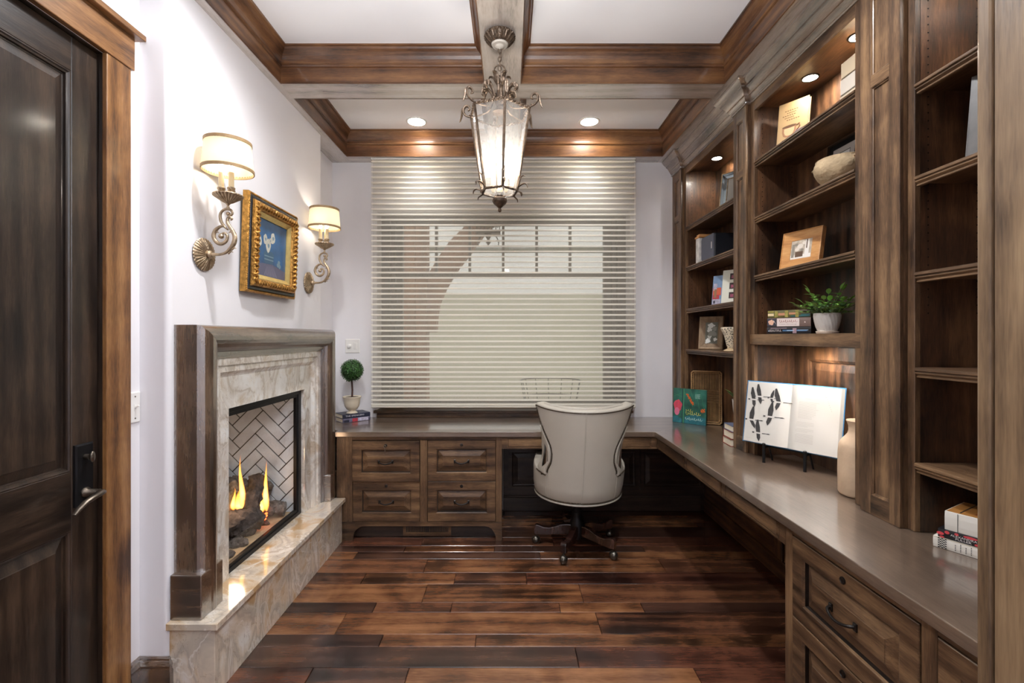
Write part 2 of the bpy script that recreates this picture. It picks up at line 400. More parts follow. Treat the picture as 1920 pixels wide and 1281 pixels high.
for i in range(len(rows) - 1):
    y0, y1 = rows[i], rows[i + 1]
    if i in given: br, cs = given[i]; cs = cs.split()
    else:
        br = []; x = -1.45 + rnd.uniform(.3, 1.0)
        while x < 1.45: br.append(x); x += rnd.uniform(.45, 1.3)
        cs = [rnd.choice(['mid', 'gold', 'red', 'dark', 'mid', 'gold']) for _ in range(len(br) + 1)]
    xs = [-1.455] + list(br) + [1.62]
    for a, b, c in zip(xs[:-1], xs[1:], cs):
        g = 0.0011; mb = MB(); z = rnd.uniform(-0.0006, 0.0004)
        mb.rings(F((0, 0, 0), X_, Y_, Z_), [(a + g, b - g, y0 + g, y1 - g, -0.014), (a + g, b - g, y0 + g, y1 - g, z - 0.002), (a + g + .002, b - g - .002, y0 + g + .002, y1 - g - .002, z)])
        sub('plank', mb, M_PL[c], floor)

# ------------------------------------------------------------------ walls and ceiling
mb = MB(); mb.box(-1.62, 1.78, -3.0, 4.0, ZC, ZC + 0.1)
struct('ceiling', mb, M_CEIL)
FY0, FY1, FZ0, FZ1 = 2.15, 2.947, 0.302, 1.088          # firebox opening
DY0, DY1, DZ = 0.745, 1.664, 2.436                      # door opening
mb = MB()
for y0, y1, z0, z1 in ((-3, DY0, 0, ZC), (DY0, DY1, DZ, ZC), (DY1, FY0 - .1, 0, ZC), (FY0 - .1, FY1 + .1, 0, FZ0 - .03), (FY0 - .1, FY1 + .1, FZ1 + .1, ZC), (FY1 + .1, 4.0, 0, ZC)):
    mb.box(-1.60, XL, y0, y1, z0, z1)
struct('wall_left', mb, M_WALL)
# chimney breast: rounded plaster corners
def arc(cx, cy, r, a0, a1, n=5):
    return [(cx + r * math.cos(R(a0 + (a1 - a0) * i / n)), cy + r * math.sin(R(a0 + (a1 - a0) * i / n))) for i in range(n + 1)]
mb = MB(); r = 0.022; fz = F((0, 0, 0), X_, Y_, Z_)
mb.prism(fz, [(XL, 1.825)] + arc(XC - r, 1.825 + r, r, -90, 0) + [(XC, FY0), (XL, FY0)], 0, ZB + .002)
mb.prism(fz, [(XL, FY1), (XC, FY1)] + arc(XC - r, 3.31 - r, r, 0, 90) + [(XL, 3.31)], 0, ZB + .002)
mb.box(XL, XC, FY0, FY1, 0, FZ0 - .03); mb.box(XL, XC, FY0, FY1, FZ1 + .04, ZB + .002)
struct('wall_fireplace', mb, M_WALL, smooth=40)
WX0, WX1, WZ0, WZ1 = -1.088, 0.991, 0.80, 2.446
mb = MB()
for x0, x1, z0, z1 in ((-1.62, WX0, 0, ZC), (WX1, 1.78, 0, ZC), (WX0, WX1, 0, WZ0), (WX0, WX1, WZ1, ZC)):
    mb.box(x0, x1, YB, 4.06, z0, z1)
struct('wall_back', mb, M_WALL)
mb = MB(); mb.box(XR, 1.78, -3.0, 4.0, 0, ZC); struct('wall_right', mb, M_WALL)
mb = MB(); mb.box(0.73, XR, 0.50, 0.66, 0, ZC); mb.box(XL, 0.73, 0.50, 0.66, 2.85, ZC); struct('wall_front', mb, M_WALL)
mb = MB(); mb.box(-1.62, 1.78, -3.1, -3.0, 0, ZC); struct('wall_hall', mb, M_WALL)
JB = wood('jamb_alder', [srgb(60, 45, 32), srgb(122, 98, 72), srgb(158, 132, 100)], 'Z', coat=.2, scale=.7, knots=.9)
# cased opening beside the camera
mb = MB()
mb.box(0.70, 0.732, 0.40, 0.672, 0, 2.85); struct('trim_1', mb, JB, bevel=.003)
mb = MB(); mb.box(0.699, 0.80, 0.673, 0.695, 0, 2.85); struct('trim_2', mb, JB, bevel=.004, seg=2)

# ------------------------------------------------------------------ coffered ceiling
BX0, BX1, BY1, CY0, CY1, MX0, MX1, NY0, NY1 = -1.295, 1.218, 3.687, 2.627, 2.791, -0.141, 0.064, 0.92, 1.08
k = 3
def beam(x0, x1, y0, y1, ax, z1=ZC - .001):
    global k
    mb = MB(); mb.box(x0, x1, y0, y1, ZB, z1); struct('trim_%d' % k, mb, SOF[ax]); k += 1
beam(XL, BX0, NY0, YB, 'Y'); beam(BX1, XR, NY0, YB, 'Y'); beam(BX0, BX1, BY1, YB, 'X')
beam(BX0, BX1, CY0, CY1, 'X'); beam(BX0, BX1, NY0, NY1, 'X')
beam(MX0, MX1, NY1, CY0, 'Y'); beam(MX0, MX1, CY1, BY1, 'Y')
prof = [(-.001, ZB - .001), (.004, ZB - .001), (.005, ZB + .004), (.003, ZB + .007), (.0025, ZB + .090), (.010, ZB + .092), (.014, ZB + .098), (.012, ZB + .106), (.008, ZB + .110),
        (.008, ZB + .118), (.011, ZB + .132), (.018, ZB + .148), (.030, ZB + .164), (.041, ZB + .174), (.046, ZB + .182), (.046, ZB + .186), (.052, ZB + .188), (.052, ZC)]
for x0, x1 in ((BX0, MX0), (MX1, BX1)):
    for y0, y1 in ((NY1, CY0), (CY1, BY1)):
        mb = MB(); mb.rings(F((0, 0, 0), X_, Y_, Z_), [(x0 + o, x1 - o, y0 + o, y1 - o, z) for o, z in prof], cap=False, mis=(0, 1, 0, 1))
        struct('trim_%d' % k, mb, [BM['X'], BM['Y']], smooth=30); k += 1

# ------------------------------------------------------------------ baseboard beside the hearth
mb = MB()
mb.sweep([(XL, 1.766), (XL, 1.825), (XC, 1.825), (XC, 1.826)], [(0, 0), (.018, 0), (.018, .112), (.014, .120), (.014, .128), (.017, .135), (.012, .148), (.009, .152), (.009, .160), (.005, .165), (0, .165)])
struct('baseboard_left', mb, MT['X'], smooth=30)

# ------------------------------------------------------------------ door in the left wall, with its casing
FL = lambda x: F((x, 0, 0), Y_, Z_, X_)          # planes facing into the room from the left: u = depth, v = height
DX = -1.471
door = thing('door_1', 'dark stained two panel wooden door with a long black lever plate', 'door', (DX, 1.2, 0), kind='structure')
f = FL(DX)
for y0, y1 in ((.750, .850), (1.559, 1.659)):
    mb = MB(); mb.fbox(f, y0, y1, .004, 2.430, -.045, 0); sub('stile', mb, DR['Z'], door, bevel=.002)
for z0, z1 in ((.004, .21), (.768, .967), (2.313, 2.430)):
    mb = MB(); mb.fbox(f, .850, 1.559, z0, z1, -.0445, -.0005); sub('rail', mb, DR['Y'], door, bevel=.0015)
for z0, z1 in ((.21, .768), (.967, 2.313)):
    mb = MB(); I = lambda d, w: (.850 + d, 1.559 - d, z0 + d, z1 - d, w)
    mb.rings(f, [I(-.001, -.002), I(.004, -.002), I(.007, -.006), I(.012, -.008), I(.013, -.016), I(.018, -.017), I(.050, -.006), I(.052, -.003), I(.055, -.003)])
    sub('panel', mb, DR['Z'], door)
ho = 1.598
mb = MB(); mb.rings(f, [(ho - .034, ho + .034, .843, 1.053, 0), (ho - .034, ho + .034, .843, 1.053, .007), (ho - .029, ho + .029, .848, 1.048, .011)])
plate = sub('handle_plate', mb, M_BLACK, door); plate['label'] = 'tall blackened bronze lever plate'
mb = MB(); mb.lathe([(.009, 0), (.009, .016), (.012, .018)], 16, (DX + .011, ho, 1.008), 'X'); mb.ball((DX + .036, ho, 1.008), (.006, .009, .019), 12, 8)
sub('thumb_turn', mb, M_PEWTER, plate, smooth=50)
mb = MB(); mb.lathe([(.017, 0), (.017, .006), (.011, .01), (.011, .05)], 16, (DX + .011, ho, .886), 'X')
mb.tube([(DX + .055, ho, .886), (DX + .072, ho - .004, .887), (DX + .078, ho - .018, .888), (DX + .077, ho - .045, .882), (DX + .075, ho - .07, .874), (DX + .073, ho - .09, .860), (DX + .072, ho - .106, .846)],
        [.011, .0125, .0125, .0115, .011, .010, .007], 12, flat=.75)
sub('lever', mb, M_PEWTER, plate, smooth=60)
mb = MB(); mb.fbox(FL(XL), 1.657, 1.764, 0, 2.437, 0, .018); struct('trim_%d' % k, mb, CS['Z'], bevel=.003, seg=2); k += 1
mb = MB(); mb.fbox(FL(XL), .66, .752, 0, 2.437, 0, .018); struct('trim_%d' % k, mb, CS['Z'], bevel=.003, seg=2); k += 1
mb = MB(); mb.fbox(FL(XL), .66, 1.776, 2.436, 2.562, 0, .023); struct('trim_%d' % k, mb, CS['Y'], bevel=.003, seg=2); k += 1
mb = MB(); mb.fbox(FL(XL), .66, 1.80, 2.562, 2.584, 0, .048); struct('trim_%d' % k, mb, CS['Y'], bevel=.003, seg=2); k += 1
mb = MB(); mb.box(-1.59, XL - .001, 1.660, 1.6645, 0, 2.436); mb.box(-1.59, XL - .001, .744, .749, 0, 2.436); mb.box(-1.59, XL - .001, .744, 1.6645, 2.432, 2.436)
struct('trim_%d' % k, mb, DR['Z']); k += 1

# ------------------------------------------------------------------ window: frame, transom, mullions, panes, sill
M_FRAME = plain('window_frame_paint', srgb(84, 78, 72), rough=0.4)
win = thing('window_1', 'wide picture window behind the striped shade', 'window', (0, 4.0, WZ0), kind='structure')
GX0, GX1, GZ0, GZ1, TZ0, TZ1 = -0.92, 0.814, 0.873, 2.385, 1.930, 1.968
mb = MB(); fb = F((0, 3.95, 0), X_, Z_, NY)
mb.rings(fb, [(WX0, WX1, WZ0 + .01, WZ1, -.10), (WX0, WX1, WZ0 + .01, WZ1, 0), (WX0 + .07, WX1 - .07, WZ0 + .03, WZ1 - .03, 0), (WX0 + .075, WX1 - .075, WZ0 + .034, WZ1 - .034, -.03),
               (WX0 + .11, WX1 - .11, WZ0 + .05, WZ1 - .045, -.03), (WX0 + .115, WX1 - .115, WZ0 + .052, WZ1 - .048, -.05), (GX0, GX1, GZ0, GZ1, -.05), (GX0, GX1, GZ0, GZ1, -.10)], cap=False)
sub('frame', mb, M_FRAME, win)
mb = MB(); mb.box(GX0, GX1, 3.998, 4.045, TZ0, TZ1); sub('transom', mb, M_FRAME, win)
for i in range(1, 6):
    x = GX0 + (GX1 - GX0) * i / 6
    mb = MB(); mb.box(x - .011, x + .011, 4.002, 4.042, TZ1, GZ1); sub('mullion', mb, M_FRAME, win)
for i in range(6):
    mb = MB(); w = (GX1 - GX0) / 6; mb.box(GX0 + w * i, GX0 + w * (i + 1), 4.02, 4.024, TZ1, GZ1); sub('pane', mb, M_GLASS, win)
mb = MB(); mb.box(GX0, GX1, 4.02, 4.024, GZ0, TZ0); sub('pane', mb, M_GLASS, win)
mb = MB(); mb.box(-1.105, 1.008, 3.768, 3.95, .800, .822); sub('sill', mb, WD['X'], win, bevel=.004, seg=2)
mb = MB(); mb.box(-1.085, .99, 3.795, YB, .763, .801); sub('apron', mb, WD['X'], win, bevel=.002)

# ------------------------------------------------------------------ striped sheer shade
M_SHEER = cloth('sheer_weave', srgb(238, 234, 224), 0.5, 0.74); M_VANE = cloth('vane_cloth', srgb(240, 236, 226), 0.30)
SX0, SX1, SY0, SY1, SZ0, SZ1 = -1.105, 1.010, 3.705, 3.752, 0.857, 2.850
shade = thing('window_shade', 'large sheer roller shade of pale horizontal bands covering the window', 'shade', (-0.05, 3.73, SZ1))
for nm, y in (('front_sheer', SY0), ('rear_sheer', SY1)):
    mb = MB(); mb.add([(SX0, y, SZ0), (SX1, y, SZ0), (SX1, y, SZ1), (SX0, y, SZ1)], [(0, 1, 2, 3)]); sub(nm, mb, M_SHEER, shade)
z = SZ1 - .02; i = 0
while z > SZ0 + .03:
    mb = MB(); t = .004; h = .015
    pr = [(SY0 + .001, z - .014), (SY0 + .001, z - .004), (SY0 + .003, z - .001), (SY0 + .009, z), (SY0 + .022, z - .001), (SY1 - .012, z - .003), (SY1 - .004, z - .004), (SY1 - .001, z - .006)]
    vs = [(x, a, b) for x in (SX0 + .002, SX1 - .002) for a, b in pr]; n = len(pr)
    mb.add(vs, [(q, q + 1, n + q + 1, n + q) for q in range(n - 1)])
    sub('slat', mb, M_VANE, shade, smooth=80)
    z -= .0423 if z > 1.35 else .0423 - .007 * min(1, (1.35 - z) / .4)
mb = MB(); mb.box(SX0, SX1, SY0 + .002, SY1 - .002, SZ0 - .004, SZ0 + .012); sub('bottom_rail', mb, M_VANE, shade, bevel=.004)
mb = MB(); mb.box(SX0, SX1, SY0 - .005, SY1 + .012, SZ1 - .012, SZ1 + .003); sub('headrail', mb, M_WHITE, shade, bevel=.004)
mb = MB(); mb.tube([(SX1 + .010, SY1, SZ1 - .03), (SX1 + .010, SY1, 1.0)], .0022, 6); mb.tube([(SX1 + .010, SY1, 1.12), (SX1 + .010, SY1, .98)], .006, 8)
sub('pull_cord', mb, M_WHITE, shade)

# ------------------------------------------------------------------ porch and garden beyond the window
M_GROUND = plain('pale_gravel', srgb(176, 168, 150), rough=0.95, var=0.08, vs=0.8)
mb = MB(); mb.box(-30, 30, 4.06, 12, -.42, -.12); struct('ground_porch', mb, M_GROUND)
M_FIELD = plain('dry_field', srgb(184, 180, 158), rough=0.95, var=0.10, vs=0.15)
mb = MB(); mb.grid(lambda u, v: (-60 + 120 * u, 12 + 60 * v, -.2 + 9 * v ** 1.5 + .8 * math.sin(u * 9) * v), 24, 14); struct('field_hill', mb, M_FIELD, smooth=60)
M_POST = {a: wood('porch_cedar_' + a.lower(), [srgb(98, 64, 42), srgb(150, 104, 74), srgb(180, 134, 100)], a, rough=.7, blotch=.3) for a in 'XZ'}
post = thing('porch_post', 'square brown timber porch post with a long check crack outside the window', 'post', (-1.095, 5.5, -.12))
mb = MB(); mb.box(-1.229, -1.101, 5.4, 5.6, -.12, 3.295); mb.box(-1.096, -.962, 5.4, 5.6, -.12, 3.295); mb.box(-1.20, -1.0, 5.42, 5.59, -.12, 3.29); sub('shaft', mb, M_POST['Z'], post, bevel=.006)
mb = MB(); mb.box(-1.27, -.92, 5.36, 5.64, -.12, .15); sub('plinth', mb, M_POST['Z'], post, bevel=.01)
inner = [(-.857, 1.476), (-.850, 1.64), (-.825, 1.805), (-.745, 1.99), (-.670, 2.12), (-.59, 2.24), (-.4655, 2.395), (-.31, 2.61), (-.19, 2.736), (.0, 2.90), (.25, 3.07), (.5, 3.18)]
outer = [(-.961, 2.14), (-.8255, 2.363), (-.695, 2.55), (-.552, 2.686), (-.34, 2.92), (-.1, 3.12), (.12, 3.27), (.5, 3.29)]
mb = MB(); mb.prism(F((0, 5.4, 0), X_, Z_, Y_), [(-.961, 1.476)] + inner + list(reversed(outer)), .03, .17)
tag(build('arch_brace', mb, M_POST['X'], smooth=30), 'curved brown timber arch brace springing from the porch post', 'brace')
mb = MB(); mb.box(-3.2, 3.2, 5.38, 5.62, 3.3, 3.7); tag(build('porch_header', mb, M_POST['X']), 'heavy brown timber header across the top of the porch', 'beam')
mb = MB(); mb.box(-4.5, 4.5, 9.0, 9.12, 3.07, 3.16); mb.box(-4.45, -4.35, 9.0, 9.1, -.2, 3.07); mb.box(4.35, 4.45, 9.0, 9.1, -.2, 3.07)
tag(build('pergola_rail', mb, plain('weathered_green', srgb(120, 122, 104), rough=.8)), 'thin grey green horizontal rail far beyond the porch', 'rail')
# lantern under the porch
pl = thing('porch_lantern', 'small dark hanging lantern with scrolls seen through the shade', 'lantern', (-.24, 5.3, 2.62))
mb = MB()
for i in range(7): mb.tube([(-.37 + .26 * i / 6, 5.26, 2.62), (-.37 + .26 * i / 6, 5.26, 2.80)], .006, 5)
for i in range(6): mb.tube([(-.35 + .26 * i / 6 + .02 * math.cos(t), 5.26, 2.71 + .05 * math.sin(t)) for t in [q * .785 for q in range(8)]], .005, 5, closed=True)
mb.box(-.38, -.10, 5.25, 5.45, 2.60, 2.625); mb.box(-.38, -.10, 5.25, 5.45, 2.80, 3.30); sub('cage', mb, M_BRONZE, pl)
mb = MB()
for s in (-1, 1):
    mb.tube([(-.24 + s * (.02 + .055 * (1 - math.cos(t)) * .9), 5.30, 2.555 + .05 * math.sin(t * 1.2) - .012 * t) for t in [q * .45 for q in range(10)]], .006, 6)
mb.lathe([(.0, 2.44), (.012, 2.45), (.006, 2.47), (.03, 2.50), (.012, 2.53), (.05, 2.60)], 10, (-.24, 5.30, 0)); sub('finial', mb, M_BRONZE, pl, smooth=50)
# garden chair, table and rocks at the foot of the window
gc = thing('garden_chair', 'wire garden armchair faintly seen through the shade', 'chair', (.55, 6.2, -.12))
mb = MB()
for i in range(9):
    a = R(-20 + 220 * i / 8); x, y = .55 + .36 * math.cos(a), 6.2 + .32 * math.sin(a)
    mb.tube([(.55 + .30 * math.cos(a), 6.2 + .27 * math.sin(a), .34), (x, y, .62), (.55 + .40 * math.cos(a), 6.2 + .36 * math.sin(a), .84)], .006, 5)
for rr, zz in ((.30, .34), (.36, .62), (.40, .84)):
    mb.tube([(.55 + rr * math.cos(R(-20 + 220 * i / 14)), 6.2 + rr * .9 * math.sin(R(-20 + 220 * i / 14)), zz) for i in range(15)], .009, 5)
sub('back', mb, M_BRONZE, gc)
mb = MB(); mb.lathe([(0, .32), (.3, .32), (.31, .35), (.28, .38), (0, .38)], 18, (.55, 6.2, 0)); sub('seat', mb, plain('garden_cushion', srgb(210, 204, 186), rough=.9), gc, smooth=40)
for i in range(4):
    a = R(45 + 90 * i); mb = MB(); mb.tube([(.55 + .24 * math.cos(a), 6.2 + .24 * math.sin(a), .33), (.55 + .30 * math.cos(a), 6.2 + .30 * math.sin(a), -.12)], .011, 6); sub('leg', mb, M_BRONZE, gc)
M_ROCK = plain('garden_rock', srgb(126, 122, 112), rough=.95, var=.3, vs=5, bump=.5, bs=8)
rr = random.Random(5)
for i, (x, y, s, lb) in enumerate(((.05, 7.2, .26, 'low grey garden rock behind the wire chair on the left'), (1.12, 6.9, .24, 'broad grey garden rock right of the wire chair'), (1.42, 7.9, .34, 'tall brown garden rock furthest right beyond the glass'),
                                   (.72, 7.9, .30, 'grey garden rock furthest back behind the wire chair'))):
    mb = MB(); ph = [rr.uniform(0, 6) for _ in range(4)]
    mb.ball((x, y, -.12 + s * .55), (s * 1.25, s, s * .75), 14, 9, nz=lambda a, t: 1 + .13 * math.sin(3 * a + ph[0]) + .1 * math.sin(5 * t + 2 * a + ph[1]))
    tag(build('garden_rock', mb, M_ROCK, smooth=50), lb, 'rock', 'rocks beyond the window')
mb = MB()
for i in range(60):
    x, y = rr.uniform(-.9, -.1), rr.uniform(7.4, 8.4); h = rr.uniform(.25, .6); dx = rr.uniform(-.2, .2)
    mb.tube([(x, y, -.12), (x + dx * .4, y, -.12 + h * .6), (x + dx, y + .05, -.12 + h)], [.006, .005, .002], 4)
tag(build('dry_grass', mb, plain('dry_grass', srgb(196, 190, 160), rough=.9)), 'tuft of dry pale grass outside the window', 'grass', kind='stuff')
# ------------------------------------------------------------------ hearth
hearth = thing('hearth', 'raised veined beige marble hearth ledge running under the fireplace', 'hearth', (-1.25, 2.5, 0))
mb = MB(); mb.box(XC + .001, -1.138, 1.806, 3.225, .2745, .302); sub('ledge_slab', mb, M_MARBLE, hearth, bevel=.003, seg=2)
mb = MB(); mb.box(XC + .001, -1.160, 1.827, 3.217, 0, .2745); sub('riser_slab', mb, M_MARBLE, hearth, bevel=.0015)

# ------------------------------------------------------------------ mantel: wooden bolection surround, plinths, stepped marble inside it
MY0, MY1, MZ = 1.853, 3.268, 1.469
mantel = thing('mantel_surround', 'dark wooden rounded fireplace surround with block feet on the marble hearth', 'mantel', (XC, 2.56, .302))
f0 = F((0, 0, 0), Y_, Z_, X_)
wp = [(0, XC + .001), (0, -1.248), (.005, -1.236), (.014, -1.224), (.028, -1.215), (.045, -1.2105), (.062, -1.2105), (.078, -1.2155), (.094, -1.225), (.106, -1.238), (.114, -1.2525), (.114, -1.257), (.128, -1.257), (.128, -1.266), (.143, -1.266), (.143, XC + .001)]
def surround(prof, nm, mats, par, bottoms=.302, rects=None):
    rr_ = rects or [(MY0 + s, MY1 - s, MZ - s, x) for s, x in prof]
    for side, name, ax in ((3, nm + '_leg', 'Z'), (1, nm + '_leg', 'Z'), (2, nm + '_header', 'Y')):
        m_ = MB(); m_.rings(f0, [(a, b, bottoms, t, x) for a, b, t, x in rr_], cap=False, sides=(side,))
        sub(name, m_, mats[ax], par, smooth=32)
surround(wp, 'mantel', MT, mantel)
for y0, y1 in ((1.828, 1.966), (3.150, 3.290)):
    mb = MB(); mb.box(XC + .001, -1.213, y0, y1, .302, .479); sub('plinth_block', mb, MT['X'], mantel, bevel=.004, seg=2)
mmar = {a: M_MARBLEG for a in 'XYZ'}
mr = [(MY0 + s, MY1 - s, MZ - s, x) for s, x in ((.143, XC + .001), (.143, -1.272), (.176, -1.272), (.178, -1.274), (.178, -1.283), (.208, -1.283), (.214, -1.288), (.224, -1.297), (.232, -1.300))]
mr += [(FY0, FY1, FZ1, -1.300), (FY0, FY1, FZ1, XC - .002)]
surround(None, 'marble', mmar, mantel, rects=mr)

# ------------------------------------------------------------------ fireplace insert: black frame, glass, firebox lined with herringbone brick
ins = thing('fireplace_insert', 'black framed glass fronted gas fireplace set in marble', 'fireplace', (XC, 2.55, FZ0))
mb = MB(); I = lambda a, b, c, d, x: (FY0 + a, FY1 - b, FZ0 + c, FZ1 - d, x)
mb.rings(f0, [I(.001, .001, .001, .001, -1.345), I(.001, .001, .001, .001, -1.322), I(.022, .035, .022, .026, -1.322), I(.024, .037, .024, .028, -1.328), I(.03, .055, .04, .044, -1.328), I(.03, .055, .04, .044, -1.346)], cap=False)
sub('frame', mb, M_BLACK, ins)
mb = MB(); mb.add([f0.p(FY0 + .03, FZ0 + .04, -1.336), f0.p(FY1 - .055, FZ0 + .04, -1.336), f0.p(FY1 - .055, FZ1 - .044, -1.336), f0.p(FY0 + .03, FZ1 - .044, -1.336)], [(0, 1, 2, 3)])
M_FGLASS = glass('firebox_glass', refl=1.0, ior=1.6); sub('glass', mb, M_FGLASS, ins)
bx0, bx1, by0, by1, bz0, bz1 = -1.82, -1.347, 2.10, 2.925, .32, 1.16
M_GROUT = plain('brick_joint', srgb(72, 70, 70), rough=.95); M_FLOORF = plain('firebox_sand', srgb(176, 152, 118), rough=.9, var=.15, vs=25, bump=.3)
mb = MB(); mb.box(bx0 - .02, bx0, by0, by1, bz0, bz1); mb.box(bx0, bx1, by1, by1 + .02, bz0, bz1); mb.box(bx0, bx1, by0 - .02, by0, bz0, bz1); mb.box(bx0, bx1, by0, by1, bz1, bz1 + .02)
fbx = sub('firebox', mb, M_GROUT, ins)
mb = MB(); mb.box(bx0, bx1, by0, by1, bz0 - .02, bz0); sub('firebox_floor', mb, M_FLOORF, ins)
def clip(poly, x0, x1, y0, y1):
    for ax, lim, sg in ((0, x0, 1), (0, x1, -1), (1, y0, 1), (1, y1, -1)):
        out = []
        for i in range(len(poly)):
            a, b = poly[i], poly[(i + 1) % len(poly)]; da, db = sg * (a[ax] - lim), sg * (b[ax] - lim)
            if da >= 0: out.append(a)
            if da * db < 0: t = da / (da - db); out.append((a[0] + t * (b[0] - a[0]), a[1] + t * (b[1] - a[1])))
        poly = out
        if len(poly) < 3: return []
    return poly
def herring(fr, w, h, cu, par, L=.205, Wd=.0685, j=.0035, t=.006):
    for a in range(-14, 15):
        for k_ in range(-26, 27):
            for kind in (0, 1):
                ox, oy = k_ * Wd + a * L, k_ * Wd - a * L
                if kind == 0: q = (ox, ox + L, oy, oy + Wd)
                else: q = (ox - Wd, ox, oy, oy + L)
                x0, x1, y0, y1 = q[0] + j, q[1] - j, q[2] + j, q[3] - j
                c = .70710678
                po = [((x - y) * c + cu, (x + y) * c + .3) for x, y in ((x0, y0), (x1, y0), (x1, y1), (x0, y1))]
                po = clip(po, 0, w, 0, h)
                if len(po) < 3: continue
                ar = abs(sum(po[i][0] * po[(i + 1) % len(po)][1] - po[(i + 1) % len(po)][0] * po[i][1] for i in range(len(po)))) / 2
                if ar < 2e-4: continue
                m_ = MB(); m_.prism(fr, po, 0, t); sub('brick', m_, M_BRICK, par)
M_BRICK = plain('fire_brick', srgb(222, 232, 242), rough=.9, var=.14, vs=9, bump=.35, bs=60)
herring(F((bx0, by1, bz0), X_, Z_, NY), bx1 - bx0, bz1 - bz0, .125, fbx)
herring(F((bx0, by0, bz0), Y_, Z_, X_), by1 - by0, bz1 - bz0, .33, fbx)
# gas logs, embers and flames
M_LOG = plain('ceramic_log', srgb(104, 99, 96), rough=.95, var=.7, vs=30, bump=1.0, bs=70); M_CHAR = plain('charred_log', srgb(66, 60, 58), rough=.95, var=.6, vs=36, bump=1.0, bs=50)
def log(name, a, b, r, seed, label, mat, cat='log', grp=None):
    g = random.Random(seed); a, b = Vector(a), Vector(b); n = 34; pts = []; rad = []; ph = [g.uniform(0, 6) for _ in range(6)]
    for i in range(n):
        t = i / (n - 1); pts.append(a.lerp(b, t) + Vector((.005 * math.sin(9 * t + ph[0]), .005 * math.sin(7 * t + ph[1]), .014 * math.sin(t * 3.1) + .004 * math.sin(13 * t + ph[2]))))
        rad.append(r * (1 + .08 * math.sin(11 * t + ph[3]) + .05 * math.sin(23 * t + ph[4])) * (.55 if i in (0, n - 1) else .9 if i in (1, n - 2) else 1))
    K = 22; m_ = MB(); m_.tube(pts, rad, K)
    for i, v in enumerate(m_.v):
        q, k_ = divmod(i, K); c = pts[min(q, n - 1)]; an = 2 * math.pi * k_ / K
        m_.v[i] = c + (v - c) * (1 + .10 * math.sin(5 * an + .35 * q + ph[5]) + .07 * math.sin(9 * an - .5 * q) + g.uniform(-.05, .05))
    tag(build(name, m_, mat, smooth=50), label, cat, grp)
GL = 'gas logs in the firebox'
log('gas_log', (-1.52, 2.30, .42), (-1.44, 2.66, .385), .060, 1, 'thick charred front log lying along the fireplace glass', M_CHAR, grp=GL)
log('gas_log', (-1.67, 2.48, .46), (-1.63, 2.82, .50), .086, 2, 'biggest rounded log at the rear left under the tall flame', M_LOG, grp=GL)
log('gas_log', (-1.46, 2.62, .38), (-1.50, 2.76, .59), .040, 3, 'upright dark log crossing between the two flames', M_CHAR, grp=GL)
log('gas_log', (-1.378, 2.85, .362), (-1.50, 2.79, .378), .038, 4, 'low pale ended log at the right of the fire', M_LOG, grp=GL)
log('gas_log', (-1.54, 2.85, .37), (-1.48, 2.88, .52), .03, 5, 'thin standing log behind the right flame', M_LOG, grp=GL)
mb = MB(); g = random.Random(9)
for i in range(46):
    x, y = g.uniform(-1.56, -1.40), g.uniform(2.25, 2.78); s = g.uniform(.014, .034); p_ = g.uniform(0, 6)
    mb.ball((x, y, bz0 + s * .5), (s, s * g.uniform(.8, 1.3), s * .75), 8, 6, nz=lambda a, t: 1 + .2 * math.sin(3 * a + p_) * math.cos(2 * t))
tag(build('cinders', mb, M_CHAR, smooth=40), 'loose dark cinders scattered under the logs', 'cinders', kind='stuff')
M_EMBER = emit('ember', (1.0, .10, .02, 1), 3.0)
mb = MB()
for x, y, z, s in ((-1.425, 2.66, .375, .012), (-1.415, 2.68, .368, .010), (-1.44, 2.58, .445, .006), (-1.42, 2.70, .378, .012), (-1.412, 2.695, .395, .008)):
    mb.ball((x, y, z), (s, s * 1.4, s * .6), 7, 5)
tag(build('embers', mb, M_EMBER), 'glowing red embers between the logs', 'embers', kind='stuff')
